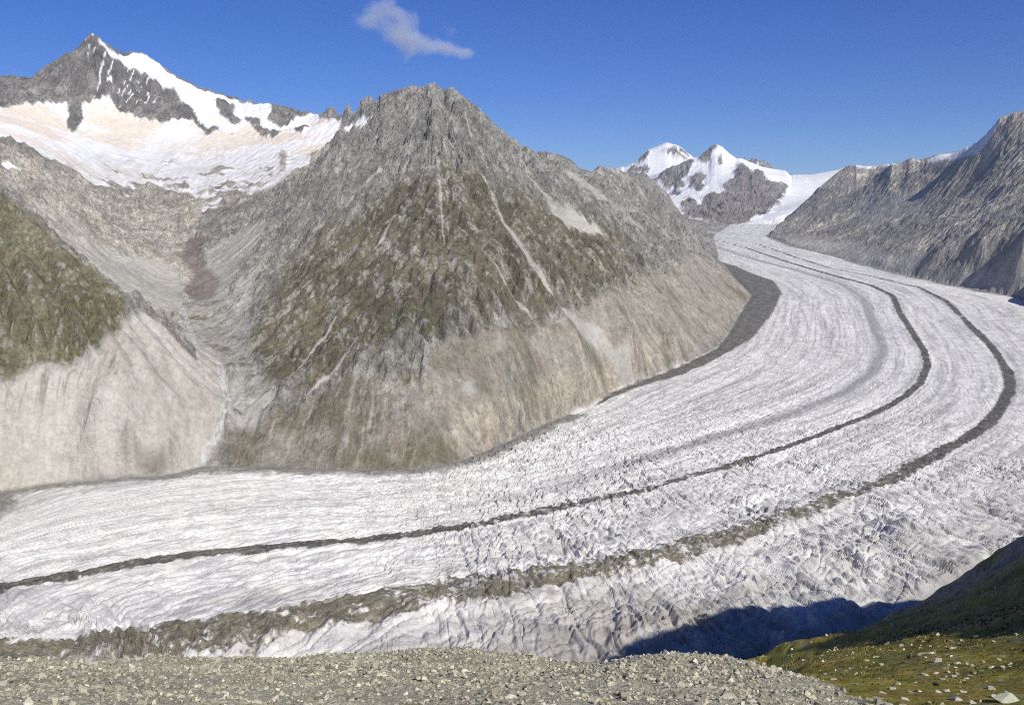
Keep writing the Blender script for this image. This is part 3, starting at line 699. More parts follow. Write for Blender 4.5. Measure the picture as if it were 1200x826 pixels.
# ------------------------------------------------------------------ materials
def newmat(name):
    m = bpy.data.materials.new(name); m.use_nodes = True
    nt = m.node_tree; b = nt.nodes['Principled BSDF']
    b.inputs['Specular IOR Level'].default_value = 0.15
    return m, nt, b
def nd(nt, typ, **kw):
    n = nt.nodes.new(typ)
    for k, v in kw.items():
        if k in ('op',): n.operation = v
        else: n.inputs[k].default_value = v
    return n
def ground_material(name, s_big, s_small, var, bump_d, bump_soft, rough=0.95):
    m, nt, b = newmat(name)
    at_ = nt.nodes.new('ShaderNodeAttribute'); at_.attribute_name = 'ground_colour'
    tc = nt.nodes.new('ShaderNodeTexCoord')
    n1 = nd(nt, 'ShaderNodeTexNoise', Scale=s_big, Detail=6.0, Roughness=0.65)
    n2 = nd(nt, 'ShaderNodeTexNoise', Scale=s_small, Detail=5.0, Roughness=0.7)
    for n in (n1, n2): nt.links.new(tc.outputs['Object'], n.inputs['Vector'])
    sm = nd(nt, 'ShaderNodeMath', op='ADD'); nt.links.new(n1.outputs[0], sm.inputs[0]); nt.links.new(n2.outputs[0], sm.inputs[1])
    mr = nt.nodes.new('ShaderNodeMapRange'); mr.inputs[1].default_value = .74; mr.inputs[2].default_value = 1.26
    nt.links.new(sm.outputs[0], mr.inputs[0])
    # variation is weaker on snow and clean ice (alpha of the colour layer)
    lo = nt.nodes.new('ShaderNodeMapRange'); lo.inputs[3].default_value = 1 - var; lo.inputs[4].default_value = 1 - var * .3
    hi = nt.nodes.new('ShaderNodeMapRange'); hi.inputs[3].default_value = 1 + var; hi.inputs[4].default_value = 1 + var * .2
    for n in (lo, hi): nt.links.new(at_.outputs['Alpha'], n.inputs[0])
    nt.links.new(lo.outputs[0], mr.inputs[3]); nt.links.new(hi.outputs[0], mr.inputs[4])
    mx = nt.nodes.new('ShaderNodeVectorMath'); mx.operation = 'SCALE'
    nt.links.new(at_.outputs['Color'], mx.inputs[0]); nt.links.new(mr.outputs[0], mx.inputs['Scale'])
    nt.links.new(mx.outputs[0], b.inputs['Base Color'])
    b.inputs['Roughness'].default_value = rough
    bd = nt.nodes.new('ShaderNodeMapRange'); bd.inputs[3].default_value = bump_d; bd.inputs[4].default_value = bump_soft
    nt.links.new(at_.outputs['Alpha'], bd.inputs[0])
    bp = nt.nodes.new('ShaderNodeBump'); bp.inputs['Strength'].default_value = 1.0
    nt.links.new(sm.outputs[0], bp.inputs['Height']); nt.links.new(bd.outputs[0], bp.inputs['Distance'])
    nt.links.new(bp.outputs[0], b.inputs['Normal'])
    return m
M_ROCK = ground_material('alpine_ground', 1 / 26, 1 / 9, .45, 11.0, 2.0)
M_FAR = ground_material('far_rock', 1 / 80, 1 / 22, .42, 24.0, 4.0)
M_ICE = ground_material('glacier_ice', 1 / 13, 1 / 4, .45, 4.0, 1.7, 0.75)

# ------------------------------------------------------------------ meshes cut from the ground grid
def link(name, me, mat, kind='structure', label=None, parent=None):
    o = bpy.data.objects.new(name, me); COL.objects.link(o)
    if mat: me.materials.append(mat)
    if kind: o['kind'] = kind
    if label: o['label'] = label
    if parent: o.parent = parent
    return o

def grid_normals(X, Y, Z):
    P = np.stack([X, Y, Z], -1)
    du = np.gradient(P, axis=0); dv = np.gradient(P, axis=1)
    n = np.cross(dv, du); n /= np.linalg.norm(n, axis=-1, keepdims=True) + 1e-9
    return np.where(n[..., 2:] < 0, -n, n)

def cut(name, mask, X, Y, Z, N, A, mat, label, kind='structure', flat=True):
    q = np.argwhere(mask)
    if len(q) == 0: return None
    na = X.shape[1]
    a = q[:, 0] * na + q[:, 1]
    F = np.stack([a, a + 1, a + na + 1, a + na], 1)
    u, inv = np.unique(F, return_inverse=True)
    F = inv.reshape(F.shape)[:, ::1]
    V = np.stack([X.ravel()[u], Y.ravel()[u], Z.ravel()[u]], 1).astype(np.float32)
    me = bpy.data.meshes.new(name)
    me.vertices.add(len(V)); me.vertices.foreach_set('co', V.ravel())
    me.loops.add(F.size); me.loops.foreach_set('vertex_index', F.ravel().astype(np.int32))
    me.polygons.add(len(F)); me.polygons.foreach_set('loop_start', np.arange(0, F.size, 4, dtype=np.int32))
    me.polygons.foreach_set('use_smooth', np.full(len(F), not flat))
    me.update(calc_edges=True)
    ca = me.color_attributes.new('ground_colour', 'FLOAT_COLOR', 'POINT')
    ca.data.foreach_set('color', A.reshape(-1, 4)[u].astype(np.float32).ravel())
    if not flat: me.normals_split_custom_set_from_vertices(N.reshape(-1, 3)[u].astype(np.float32))
    return link(name, me, mat, kind, label)

NRM = grid_normals(X, Y, H)
COLR = np.concatenate([np.clip(alb, .01, .93), soft[..., None]], -1)
def qmean(a): return (a[:-1, :-1] + a[1:, :-1] + a[:-1, 1:] + a[1:, 1:]) / 4
own_q = OWN[:-1, :-1]; ice_q = qmean(DM) > 0
mc_q = (qmean(ragged) > .5) & ice_q; md_q = (qmean(raggedD) > .5) & ice_q & ~mc_q; mg_q = (qmean(marg) > .5) & ice_q & ~mc_q & ~md_q
land_q = ~ice_q
bed_q = land_q & (qmean(bed) > .5); sn4_q = land_q & (own_q == 4) & (qmean(snow) > .5)
args = (X, Y, H, NRM, COLR)
cut('glacier', ice_q & ~mc_q & ~md_q & ~mg_q, *args, M_ICE, 'broad white crevassed glacier sweeping in a bend through the valley')
cut('medial_moraine', mc_q, *args, M_ICE, 'thin dark stripe of rubble along the middle of the glacier')
cut('medial_moraine', md_q, *args, M_ICE, 'wide brown stripe of rubble on the near side of the glacier')
cut('lateral_moraine', mg_q, *args, M_ICE, 'dark rubble margin of the glacier at the foot of the pyramid mountain')
cut('stream_bed', bed_q, *args, M_ROCK, 'pale braided stream bed running down the side valley to the glacier')
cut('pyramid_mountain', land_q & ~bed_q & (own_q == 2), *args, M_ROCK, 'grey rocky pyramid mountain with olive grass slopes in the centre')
cut('grassy_hill', land_q & ~bed_q & (own_q == 1), *args, M_ROCK, 'grassy hill above a pale moraine wall at the left edge')
cut('valley_side', land_q & ~bed_q & (own_q == 3), *args, M_ROCK, 'grey scree and rock slope behind the grassy hill')
cut('snowy_mountain', land_q & ~sn4_q & (own_q == 4), *args, M_FAR, 'high pointed rock peak with snowy right shoulder at upper left')
cut('snowfield', sn4_q, *args, M_FAR, 'broad snowfield and hanging glacier below the high pointed peak')
cut('rocky_ridge', land_q & (own_q == 5), *args, M_FAR, 'long bare grey ridge on the right bank of the glacier')
cut('snowy_peaks', land_q & (own_q == 6), *args, M_FAR, 'distant snow-covered peaks at the head of the glacier')
cut('distant_peak', land_q & (own_q == 7), *args, M_FAR, 'bluish rock peak farthest behind the snow saddle')

# ------------------------------------------------------------------ the slope the camera stands on
FC = [(-300,826,100),(0,826,104),(150,826,104),(300,826,104),(450,826,104),(600,826,104),(750,826,106),(900,826,110),(1010,826,125),
      (0,800,160),(200,802,155),(400,802,155),(600,805,150),(800,795,160),(900,800,165),(960,808,165),
      (-300,775,235),(0,780,232),(60,780,235),(110,783,232),(200,785,226),(275,785,226),(320,778,240),(400,778,240),(460,778,240),(520,780,236),(600,787,222),(650,788,220),(690,786,220),
      (715,777,226),(740,770,230),(790,766,236),(830,767,236),(870,772,228),(900,781,212),(930,790,196),(960,798,178),(1000,815,148),
      # second crest
      (-300,764,310),(0,772,285),(50,772,290),(105,774,305),(190,767,318),(275,770,322),(300,771,318),(380,765,322),(460,764,326),(485,759,332),(525,758,336),(560,761,334),(600,766,326),(640,771,324),(680,776,322),(715,781,316),
      # grassy slope at the right
      (890,772,470),(930,757,500),(970,746,540),(1010,736,600),(1040,724,700),(1070,709,800),(1100,696,860),(1150,673,930),(1200,650,980),
      (900,800,255),(950,800,230),(950,780,310),(960,765,390),(1000,790,250),(1000,770,320),(1000,750,430),(1050,826,150),(1050,790,240),(1050,770,300),(1050,750,380),(1050,735,500),
      (1120,826,155),(1120,795,220),(1120,770,280),(1120,745,350),(1120,722,450),(1120,705,620),(1200,826,160),(1200,795,215),(1200,770,265),(1200,740,330),(1200,710,420),(1200,685,560),(1200,665,750)]
F3 = [at(*c) for c in FC]
# hollow between the two rubble crests, the drop to the ice, and ground under and beside the camera
for px, r, dz in [(0,258,-3.5),(110,268,-5),(200,270,-7),(275,272,-6),(340,280,-5),(400,280,-6.5),(460,282,-6),(520,284,-2),(570,276,-6),(620,270,-8),(660,268,-8),(700,266,-6)]:
    q = at(px, np.interp(px, [0, 200, 300, 400, 520, 620, 700], [777, 783, 780, 775, 772, 782, 785]), r); F3.append(q + np.array([0, 0, dz]))
for px in (-400, -200, 0, 150, 300, 450, 600, 720):
    for r, z in ((380, 425), (520, 330), (700, 205), (880, 85), (1050, -30), (1250, -120)):
        q = at(px, 770, r); F3.append(np.array([q[0], q[1], z]))
for px in (800, 880):
    for r, z in ((300, 465), (420, 405), (600, 300), (800, 165), (1050, 0), (1250, -90)):
        q = at(px, 770, r); F3.append(np.array([q[0], q[1], z - (6 if px == 800 else 0)]))
for px, r, z in ((950, 800, 200), (950, 1050, 40), (950, 1250, -60), (1040, 1000, 130), (1040, 1250, 10), (1040, 1450, -50), (1120, 1150, 150), (1120, 1400, 30), (1120, 1600, -50), (1200, 1300, 130), (1200, 1550, 25), (1200, 1750, -50), (1300, 1500, 150), (1300, 1900, -40)):
    q = at(px, 700, r); F3.append(np.array([q[0], q[1], z]))
F3 += [np.array(p, float) for p in [(0, 4, 617.6), (0, 20, 607), (0, 45, 592.5), (0, 75, 576), (-40, 40, 592), (40, 45, 592), (-100, 60, 575), (-60, 5, 612), (60, 20, 612), (110, 60, 592), (-200, 60, 560), (-400, 100, 520),
       (0, -20, 624), (0, -120, 660), (-200, -120, 600), (150, -100, 670), (-400, -120, 540)]]
# shoulder to the right of the view, which shades the slope and the ice below it
SHD = [(150, 0, 632), (330, 90, 662), (450, 200, 725), (570, 340, 745), (690, 520, 735), (810, 680, 690), (950, 860, 575), (1090, 1100, 360), (1180, 1400, 150), (1230, 1700, -20)]
F3 += [np.array(p, float) for p in SHD]
F3 += [np.array((x + 250, y - 150, z - 40.0)) for x, y, z in SHD] + [np.array((x + 700, y - 400, z - 60.0)) for x, y, z in SHD]
F3 = np.array(F3)
fore_m = rbf_fit(F3[:, :2], F3[:, 2], 0.5)
FR = np.concatenate([np.geomspace(3, 90, 26, endpoint=False), np.geomspace(90, 345, 190, endpoint=False), np.geomspace(345, 1900, 95)])
FA = np.radians(np.concatenate([np.linspace(-60, -33, 28, endpoint=False), np.linspace(-33, 33, 440, endpoint=False), np.linspace(33, 85, 67)]))
fX = FR[:, None] * np.sin(FA)[None]; fY = FR[:, None] * np.cos(FA)[None]; fRG = np.hypot(fX, fY)
fZ0 = rbf_eval(fore_m, fX, fY)
# grass covers the slope right of the rubble tongue
GEDGE = [(860, 768, 262), (900, 779, 222), (930, 789, 203), (960, 797, 185), (1000, 814, 155), (1012, 828, 130)]
gw = np.array([at(*p)[:2] for p in GEDGE])
gpoly = np.vstack([gw, [(60, 60), (20, 5), (400, -300), (3000, -300), (3000, 3000), (500, 3000), (330, 1300), (120, 700), at(715, 780, 330)[:2], at(690, 774, 322)[:2], at(640, 771, 320)[:2], at(660, 778, 345)[:2], at(740, 780, 345)[:2], at(860, 780, 300)[:2]]])
fn1 = fbm(fX / 22, fY / 22, 4, 300); fn2 = fbm(fX / 5, fY / 5, 3, 305); fn3 = fbm(fX / 70, fY / 70, 3, 309)
fgrass = blur(inpoly(fX + 7 * fn1, fY + 7 * fn2, gpoly).astype(float), 1, 1)
vor = ridged(fX / 2.2, fY / 2.2, 2, 312) - .5
fZ = fZ0 + (fRG > 60) * ((1 - fgrass) * (1.3 * fn1 + .35 * fn2 + .35 * vor) + fgrass * (2.2 * fn1 + .35 * fn2) * np.clip(fRG / 300, .5, 2.5))
far_f = sstep(330, 480, fRG)
fZ += sstep(34, 44, np.degrees(np.broadcast_to(FA[None], fX.shape))) * sstep(200, 420, fRG) * 55 * (ridged(fX / 120, fY / 120, 4, 325) - .4)
fZ += far_f * 6 * (ridged(fX / 90, fY / 90, 4, 320) - .4)
rub = lerp(np.array([.31, .288, .205]), np.array([.46, .43, .315]), sstep(-.6, .6, fn1 + .7 * fn2)[..., None])
rub = cmix(rub, (.23, .215, .165), sstep(0, .5, fn3 + .3 * fn1) * .5)
grs = lerp(np.array([.16, .14, .02]), np.array([.29, .24, .05]), sstep(-.5, .5, fn1 + .4 * fn2)[..., None])
grs = cmix(grs, (.10, .13, .018), sstep(.05, .4, fbm(fX / 30, fY / 30, 3, 330)) * .8)
grs = cmix(grs, (.21, .13, .045), sstep(.1, .5, fbm(fX / 16, fY / 16, 3, 335)) * .55)
frock = sstep(.22, .4, fbm(fX / 9, fY / 9, 4, 340) + .25 * fn3) * .6
grs = cmix(grs, (.24, .225, .17), frock)
fn4 = fbm(fX / 1.9, fY / 1.9, 3, 345, .65)
grs = grs * (1 + .75 * fn4[..., None]).clip(.45, 1.7)
falb = rub * (1 - fgrass[..., None]) + grs * fgrass[..., None]
steepz = sstep(560, 760, fRG + 60 * fn3) * sstep(5, 14, np.degrees(np.broadcast_to(FA[None], fX.shape)))
falb = cmix(falb, (.30, .275, .22), steepz * sstep(-.2, .4, fn1 + .2) * .8)
fcol = np.concatenate([np.clip(falb, .01, .9), np.zeros(fX.shape + (1,))], -1)
M_SLOPE = ground_material('hillside_ground', 1 / 2.2, 1 / .6, .38, 0.35, 0.2)
fN = grid_normals(fX, fY, fZ)
fg_q = qmean(fgrass) > .5
cut('grass_slope', fg_q, fX, fY, fZ, fN, fcol, M_SLOPE, 'steep grassy slope strewn with pale rocks at lower right')
cut('rubble_slope', ~fg_q, fX, fY, fZ, fN, fcol, M_SLOPE, 'near slope of pale rock rubble along the bottom edge')
def fore_h(x, y):
    fi = np.interp(np.hypot(x, y), FR, np.arange(len(FR))); fj = np.interp(np.arctan2(x, y), FA, np.arange(len(FA)))
    return bil(fZ, fi, fj), bil(fgrass, fi, fj)

# ------------------------------------------------------------------ stones
def stone_material(name, var=.3):
    m, nt, b = newmat(name)
    a_ = nt.nodes.new('ShaderNodeAttribute'); a_.attribute_name = 'ground_colour'
    oi = nt.nodes.new('ShaderNodeObjectInfo'); tc = nt.nodes.new('ShaderNodeTexCoord')
    n1 = nd(nt, 'ShaderNodeTexNoise', Scale=2.2, Detail=6.0, Roughness=.7); nt.links.new(tc.outputs['Object'], n1.inputs['Vector'])
    mr = nt.nodes.new('ShaderNodeMapRange'); mr.inputs[1].default_value = .3; mr.inputs[2].default_value = .7; mr.inputs[3].default_value = 1 - var; mr.inputs[4].default_value = 1 + var
    nt.links.new(n1.outputs[0], mr.inputs[0])
    rr = nt.nodes.new('ShaderNodeMapRange'); rr.inputs[3].default_value = .78; rr.inputs[4].default_value = 1.12
    nt.links.new(oi.outputs['Random'], rr.inputs[0])
    mm = nd(nt, 'ShaderNodeMath', op='MULTIPLY'); nt.links.new(mr.outputs[0], mm.inputs[0]); nt.links.new(rr.outputs[0], mm.inputs[1])
    sc_ = nt.nodes.new('ShaderNodeVectorMath'); sc_.operation = 'SCALE'
    nt.links.new(a_.outputs['Color'], sc_.inputs[0]); nt.links.new(mm.outputs[0], sc_.inputs['Scale'])
    nt.links.new(sc_.outputs[0], b.inputs['Base Color']); b.inputs['Roughness'].default_value = .92
    bp = nt.nodes.new('ShaderNodeBump'); bp.inputs['Distance'].default_value = .15
    nt.links.new(n1.outputs[0], bp.inputs['Height']); nt.links.new(bp.outputs[0], b.inputs['Normal'])
    return m
M_STONE = stone_material('weathered_stone')
def hull(seed, n=13, flat=1.0):
    r = random.Random(seed); bm = bmesh.new()
    for _ in range(n):
        v = Vector((r.gauss(0, 1), r.gauss(0, 1), r.gauss(0, 1))).normalized() * r.uniform(.82, 1.0)
        bm.verts.new((v.x * r.uniform(.8, 1.05), v.y * .85, v.z * .7 * flat))
    bmesh.ops.convex_hull(bm, input=bm.verts)
    bmesh.ops.delete(bm, geom=[v for v in bm.verts if not v.link_faces], context='VERTS')
    bmesh.ops.triangulate(bm, faces=bm.faces)
    bm.verts.ensure_lookup_table()
    V = np.array([v.co[:] for v in bm.verts]); F = np.array([[v.index for v in f.verts] for f in bm.faces])
    bm.free(); return V, F
TPL = [hull(k, 8 + k % 3) for k in range(14)]
def rand_rot(n):
    q = rng.standard_normal((n, 4)); q /= np.linalg.norm(q, axis=1, keepdims=True)
    a, b, c, d = q.T
    return np.stack([np.stack([1 - 2 * (c * c + d * d), 2 * (b * c - a * d), 2 * (b * d + a * c)], -1), np.stack([2 * (b * c + a * d), 1 - 2 * (b * b + d * d), 2 * (c * d - a * b)], -1), np.stack([2 * (b * d - a * c), 2 * (c * d + a * b), 1 - 2 * (b * b + c * c)], -1)], 1)
def stone_pile(name, P, size, col, label, kind='stuff'):
    VV, FF, CC = [], [], []; off = 0
    tid = rng.integers(0, len(TPL), len(P))
    for t, (V, F) in enumerate(TPL):
        k = np.where(tid == t)[0]
        if len(k) == 0: continue
        R = rand_rot(len(k))
        W_ = np.einsum('nij,vj->nvi', R, V) * size[k][:, None, None] * np.array([1, 1, .85]) + P[k][:, None, :]
        VV.append(W_.reshape(-1, 3)); FF.append((F[None] + (np.arange(len(k)) * len(V))[:, None, None] + off).reshape(-1, 3)); off += len(k) * len(V)
        CC.append(np.repeat(col[k], len(V), 0))
    V = np.concatenate(VV).astype(np.float32); F = np.concatenate(FF); C = np.concatenate(CC)
    me = bpy.data.meshes.new(name)
    me.vertices.add(len(V)); me.vertices.foreach_set('co', V.ravel())
    me.loops.add(F.size); me.loops.foreach_set('vertex_index', F.ravel().astype(np.int32))
    me.polygons.add(len(F)); me.polygons.foreach_set('loop_start', np.arange(0, F.size, 3, dtype=np.int32))
    me.polygons.foreach_set('use_smooth', np.zeros(len(F), bool))
    me.update(calc_edges=True)
    ca = me.color_attributes.new('ground_colour', 'FLOAT_COLOR', 'POINT')
    ca.data.foreach_set('color', np.concatenate([C, np.ones((len(C), 1))], 1).astype(np.float32).ravel())
    return link(name, me, M_STONE, kind, label)
def scatter(n, amin, amax, rmin, rmax):
    a = np.radians(rng.uniform(amin, amax, n)); r = np.sqrt(rng.uniform(rmin ** 2, rmax ** 2, n))
    return r * np.sin(a), r * np.cos(a)
def stone_cols(n, base=(.40, .378, .285), k=.27):
    v = np.exp(rng.normal(0, k, (n, 1)))
    return np.clip(np.array(base) * v * (1 + rng.normal(0, .018, (n, 3))), .05, .7)
x, y = scatter(50000, -33, 33, 92, 345)
z, g = fore_h(x, y); keep = g < .45
x, y, z = x[keep], y[keep], z[keep]
sz = np.clip(.31 * np.exp(rng.normal(0, .6, len(x))), .14, 1.3) * np.clip(np.hypot(x, y) / 190, .75, 1.25)
stone_pile('rubble_stones', np.stack([x, y, z + sz * .15], 1), sz, stone_cols(len(x)), 'countless pale stones heaped on the near rubble slope')
# small stones in the grass
x, y = scatter(3000, 6, 31, 120, 620)
z, g = fore_h(x, y); keep = (g > .5) & (fbm(x / 14, y / 14, 3, 350) + .25 * rng.standard_normal(len(x)) > .12)
x, y, z = x[keep], y[keep], z[keep]
sz = np.clip(.34 * np.exp(rng.normal(0, .45, len(x))), .15, 1.0) * np.clip(np.hypot(x, y) / 220, .8, 2.0)
stone_pile('grass_slope_stones', np.stack([x, y, z + sz * .1], 1), sz, stone_cols(len(x), (.44, .425, .33)), 'small pale stones sprinkled through the grassy slope')
# grass tufts standing up from the turf
tx, ty = scatter(9000, 6, 33, 115, 420)
tz, tg = fore_h(tx, ty); keep = (tg > .55) & (fbm(tx / 9, ty / 9, 3, 360) + .3 * rng.standard_normal(len(tx)) > -.05)
tx, ty, tz = tx[keep], ty[keep], tz[keep]; nt_ = len(tx)
hgt = .28 * np.exp(rng.normal(0, .35, nt_)) * np.clip(np.hypot(tx, ty) / 200, .8, 1.8)
TV = np.zeros((nt_, 12, 3), np.float32); TF = []
for b in range(4):
    a = rng.uniform(0, 6.28, nt_); w = hgt * .45
    base = np.stack([tx + .4 * hgt * np.cos(a * 3), ty + .4 * hgt * np.sin(a * 3), tz - .05], 1)
    dv = np.stack([np.cos(a), np.sin(a), 0 * a], 1) * w[:, None]
    TV[:, b * 3] = base - dv; TV[:, b * 3 + 1] = base + dv
    TV[:, b * 3 + 2] = base + np.stack([-np.sin(a) * hgt * .5, np.cos(a) * hgt * .5, hgt], 1)
TFi = (np.arange(nt_)[:, None, None] * 12 + np.arange(12).reshape(1, 4, 3)).reshape(-1, 3)
me = bpy.data.meshes.new('grass_tufts'); me.vertices.add(nt_ * 12); me.vertices.foreach_set('co', TV.ravel())
me.loops.add(TFi.size); me.loops.foreach_set('vertex_index', TFi.ravel().astype(np.int32))
me.polygons.add(len(TFi)); me.polygons.foreach_set('loop_start', np.arange(0, TFi.size, 3, dtype=np.int32)); me.update(calc_edges=True)
tcv = lerp(np.array([.10, .095, .016]), np.array([.26, .20, .06]), rng.random((nt_, 1)))
ca = me.color_attributes.new('ground_colour', 'FLOAT_COLOR', 'POINT')
ca.data.foreach_set('color', np.repeat(np.concatenate([tcv, np.ones((nt_, 1))], 1), 12, 0).astype(np.float32).ravel())
link('grass_tufts', me, M_STONE, 'stuff', 'low yellow-green grass tufts all over the near slope')
# boulders that can be told apart
BM = []
for k in range(8):
    V, F = hull(100 + k, 16, .95)
    me = bpy.data.meshes.new('boulder')
    me.from_pydata([tuple(v) for v in V], [], [tuple(int(i) for i in f) for f in F])
    ca = me.color_attributes.new('ground_colour', 'FLOAT_COLOR', 'POINT')
    c = stone_cols(1, (.43, .415, .325), .14)[0]
    ca.data.foreach_set('color', np.tile(np.r_[c, 1.0], len(V)).astype(np.float32))
    me.materials.append(M_STONE); BM.append(me)
def boulder(name, x, y, s, label, group, cat='boulder', flat=1.0, sink=.2):
    z, _ = fore_h(np.array([x]), np.array([y]))
    o = bpy.data.objects.new(name, random.choice(BM)); COL.objects.link(o)
    o.location = (x, y, float(z[0]) + s * (.45 - sink)); o.rotation_euler = (random.uniform(-.35, .35), random.uniform(-.35, .35), random.uniform(0, 6.28))
    o.scale = (s * random.uniform(.85, 1.3), s * random.uniform(.75, 1.05), s * random.uniform(.7, 1.0) * flat)
    o['label'] = label; o['category'] = cat; o['group'] = group
    return o
def fore_hit(px, py):
    dx, dy, dz = ray(px, py); a = math.atan2(dx, dy); te = dz / math.hypot(dx, dy)
    r = np.linspace(95, 900, 1600)
    z, _ = fore_h(r * math.sin(a), r * math.cos(a))
    k = int(np.argmax((z - ZC) / r >= te)); return r[k] * math.sin(a), r[k] * math.cos(a), r[k]
GR_ = 'rocks lying on the grassy slope'
LBL = 'pale rock lying in the scattered cluster on the sunlit grassy slope'
LOW = ['low pale rock on the grass right beside the rubble edge', 'low pale rock on the grass left of the slanting grey slab', 'low pale rock on the grass just under the dark rock', 'low pale rock on the grass right of the slanting grey slab', 'low pale rock on the grass below the lone flat slab']
TOP = 'pale rock half hidden in the shaded upper part of the grassy slope'
for px, py, w, lab in [(1185, 822, 22, 'largest flat pale slab at the bottom edge of the grassy slope'), (1100, 775, 14, 'large pale block in the middle of the sunlit grassy slope'), (1117, 760, 12, 'flat pale slab highest on the sunlit grass, above the large block'),
    (1122, 777, 14, 'long flat pale slab right beside the large block on the grass'), (1083, 767, 13, 'pale pointed rock left of the large block on the grass'), (1173, 782, 11, 'rounded pale boulder by the right end of the rock cluster'), (1172, 797, 8, 'lone pale block on brownish grass at the right'),
    (1161, 808, 10, 'flat pale slab below the lone block on brownish grass'), (1086, 791, 11, 'oval pale slab at the left end of the rock cluster'), (977, 796, 11, 'pointed grey rock on the grass near the rubble edge'), (1121, 820, 13, 'slanting grey slab low on the grassy slope'),
    (1109, 767, 6, LBL), (1140, 780, 8, LBL), (1152, 776, 8, LBL), (1162, 782, 8, LBL), (1107, 783, 7, LBL), (1097, 789, 7, LBL), (1142, 789, 8, LBL), (1128, 797, 8, LBL), (1137, 792, 8, LBL), (1118, 793, 7, LBL), (1105, 796, 6, LBL), (1112, 788, 5, LBL), (1150, 786, 6, LBL), (1122, 790, 6, LBL), (1132, 795, 6, LBL),
    (1076, 810, 9, LOW), (1091, 824, 9, LOW), (1052, 802, 9, LOW), (1045, 807, 9, LOW), (1165, 817, 9, LOW), (1182, 813, 7, LOW), (1068, 812, 7, LOW), (1003, 802, 6, LOW), (1035, 812, 8, LOW), (1028, 818, 9, LOW), (1018, 820, 8, LOW), (1110, 810, 8, LOW), (1130, 811, 8, LOW), (1100, 811, 6, LOW), (1150, 822, 7, LOW), (1062, 820, 8, LOW), (1140, 824, 9, LOW),
    (1016, 774, 6, 'small pale rock alone on brown grass left of the cluster'), (1041, 754, 6, TOP), (1078, 737, 8, TOP), (1145, 746, 8, TOP), (1050, 733, 9, TOP), (1115, 751, 8, TOP), (1183, 779, 5, LBL), (1172, 774, 8, LBL), (1125, 738, 6, TOP), (1165, 752, 6, TOP), (1098, 734, 6, TOP), (1027, 770, 6, LBL)]:
    x, y, r = fore_hit(px, py)
    if isinstance(lab, list): lab = lab[int(np.searchsorted([1030, 1070, 1115, 1152], px))]
    boulder('boulder', x, y, w / FPX * math.hypot(r, 120) * .6, lab, GR_, 'rock', .62, .42)
x, y, r = fore_hit(1097, 803)
dk = boulder('dark_boulder', x, y, .9, 'small dark rock, the only blackish one on the grassy slope', GR_, 'rock', .9)
me = dk.data.copy(); dk.data = me
me.color_attributes['ground_colour'].data.foreach_set('color', np.tile([.05, .048, .045, 1.0], len(me.vertices)).astype(np.float32))
bx, by = scatter(900, -29, 29, 100, 300)
_, bg = fore_h(bx, by)
nb = 0
for x, y, g in zip(bx, by, bg):
    if g > .3 or nb >= 235: continue
    pxx = 600 + FPX * x / (y * CP)
    part = ['at the far left edge', 'below the grassy hill', 'below the stream mouth', 'below the left flank of the pyramid mountain', 'below the left shoulder of the pyramid summit', 'straight below the pyramid summit', 'below the right flank of the pyramid mountain', 'on the right-hand rubble hump', 'at the right end of the rubble hump', 'beside the grassy slope'][int(np.clip(pxx // 100, 0, 9))]
    rr_ = math.hypot(x, y)
    band = 'close to the bottom edge' if rr_ < 150 else ('halfway up the rubble' if rr_ < 205 else 'near the rubble crest')
    big = random.uniform(.5, 1.0) * (1 if random.random() < .88 else 1.4)
    lab = '%s pale boulder %s, %s' % ('large' if big > .9 else ('middling' if big > .7 else 'smallish'), band, part)
    boulder('boulder', x, y, big, lab, 'boulders on the near rubble slope'); nb += 1

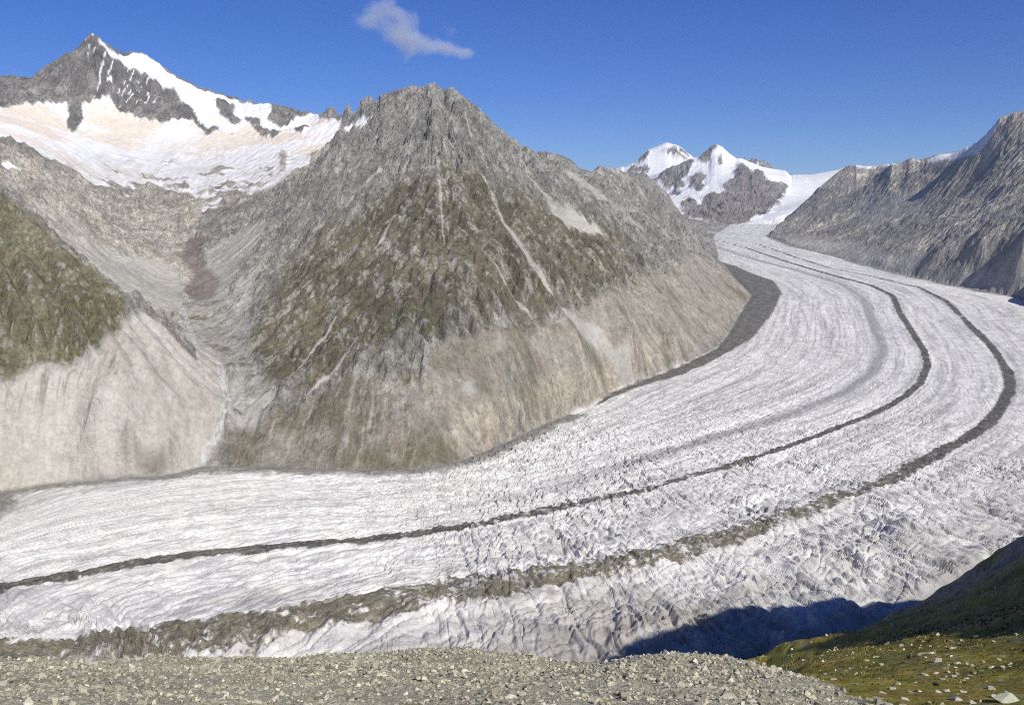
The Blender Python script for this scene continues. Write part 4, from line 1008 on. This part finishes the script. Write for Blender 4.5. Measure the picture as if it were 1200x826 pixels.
# ------------------------------------------------------------------ a small cloud, above the haze
def cloud(lobes, label):
    lobes = [(a, b, w * 1.2, h * 1.2) for a, b, w, h in lobes]
    P = np.array([at(a, b, 10800) for a, b, *_ in lobes]); c = P.mean(0)
    bm = bmesh.new()
    for (a, b, w, h), p in zip(lobes, P):
        r = bmesh.ops.create_icosphere(bm, subdivisions=3, radius=1.0)
        for v in r['verts']:
            n = 1 + .18 * math.sin(v.co.x * 5 + a) * math.sin(v.co.z * 4 + b)
            v.co = Vector((v.co.x * w * n + p[0] - c[0], v.co.y * w * .6 * n + p[1] - c[1], v.co.z * h * n + p[2] - c[2]))
    hl = bmesh.ops.convex_hull(bm, input=bm.verts)      # one closed envelope; the vapour inside thins out to nothing
    bmesh.ops.delete(bm, geom=list({g for g in hl['geom_interior'] + hl['geom_unused'] if isinstance(g, bmesh.types.BMVert)}), context='VERTS')
    keepf = {f for f in hl['geom'] if isinstance(f, bmesh.types.BMFace)}
    bmesh.ops.delete(bm, geom=[f for f in bm.faces if f not in keepf], context='FACES')
    me = bpy.data.meshes.new('cloud'); bm.to_mesh(me); bm.free()
    m = bpy.data.materials.new('cloud_vapour'); m.use_nodes = True; nt = m.node_tree
    for n in list(nt.nodes):
        if n.type == 'BSDF_PRINCIPLED': nt.nodes.remove(n)
    out = [n for n in nt.nodes if n.type == 'OUTPUT_MATERIAL'][0]
    pv = nt.nodes.new('ShaderNodeVolumePrincipled'); pv.inputs['Color'].default_value = (1, 1, 1, 1); pv.inputs['Anisotropy'].default_value = -0.3
    tc = nt.nodes.new('ShaderNodeTexCoord')
    nz = nd(nt, 'ShaderNodeTexNoise', Scale=1 / 276, Detail=6.0, Roughness=.6, Distortion=.6); nt.links.new(tc.outputs['Object'], nz.inputs['Vector'])
    total = None
    for (a, b, w, h), p in zip(lobes, P):
        d = p - c
        sb = nt.nodes.new('ShaderNodeVectorMath'); sb.operation = 'SUBTRACT'; sb.inputs[1].default_value = tuple(d); nt.links.new(tc.outputs['Object'], sb.inputs[0])
        dv = nt.nodes.new('ShaderNodeVectorMath'); dv.operation = 'DIVIDE'; dv.inputs[1].default_value = (w, w * .6, h); nt.links.new(sb.outputs[0], dv.inputs[0])
        ln = nt.nodes.new('ShaderNodeVectorMath'); ln.operation = 'LENGTH'; nt.links.new(dv.outputs[0], ln.inputs[0])
        f = nt.nodes.new('ShaderNodeMapRange'); f.interpolation_type = 'SMOOTHSTEP'; f.inputs[1].default_value = 1.0; f.inputs[2].default_value = 0.0; nt.links.new(ln.outputs['Value'], f.inputs[0])
        if total is None: total = f
        else:
            mx = nd(nt, 'ShaderNodeMath', op='ADD'); nt.links.new(total.outputs[0], mx.inputs[0]); nt.links.new(f.outputs[0], mx.inputs[1]); total = mx
    ad = nd(nt, 'ShaderNodeMath', op='MULTIPLY_ADD'); nt.links.new(nz.outputs[0], ad.inputs[0]); ad.inputs[1].default_value = 2.1; nt.links.new(total.outputs[0], ad.inputs[2])
    mr = nt.nodes.new('ShaderNodeMapRange'); mr.inputs[1].default_value = 1.3; mr.inputs[2].default_value = 2.3; mr.inputs[3].default_value = 0; mr.inputs[4].default_value = .0055
    nt.links.new(ad.outputs[0], mr.inputs[0]); nt.links.new(mr.outputs[0], pv.inputs['Density']); nt.links.new(pv.outputs[0], out.inputs['Volume'])
    o = link('cloud', me, m, None, label); o.location = tuple(c); o['category'] = 'cloud'
    return o
cloud([(436, 26, 230, 150), (452, 12, 260, 150), (474, 24, 230, 150), (490, 52, 300, 170), (468, 40, 260, 150), (520, 57, 230, 100), (545, 62, 160, 90)], 'small wispy white cloud in the blue sky above the pyramid mountain')

# ------------------------------------------------------------------ air between the camera and the far peaks
bm = bmesh.new(); bmesh.ops.create_cube(bm, size=1.0)
lowz = float(min(H.min(), fZ.min())) - 2; hiz = float(H.max()) + 40
for v in bm.verts: v.co = Vector((v.co.x * 44000, v.co.y * 31000 + 11500, lowz + (v.co.z + .5) * (hiz - lowz)))
me = bpy.data.meshes.new('haze'); bm.to_mesh(me); bm.free()
hm = bpy.data.materials.new('thin_air'); hm.use_nodes = True; nt = hm.node_tree
for n in list(nt.nodes):
    if n.type == 'BSDF_PRINCIPLED': nt.nodes.remove(n)
out = [n for n in nt.nodes if n.type == 'OUTPUT_MATERIAL'][0]
pv = nt.nodes.new('ShaderNodeVolumePrincipled'); pv.inputs['Color'].default_value = (.62, .80, 1.0, 1); pv.inputs['Density'].default_value = 1.8e-5; pv.inputs['Anisotropy'].default_value = .1
nt.links.new(pv.outputs[0], out.inputs['Volume'])
link('haze', me, hm, 'stuff', 'thin blue air haze over the whole valley')
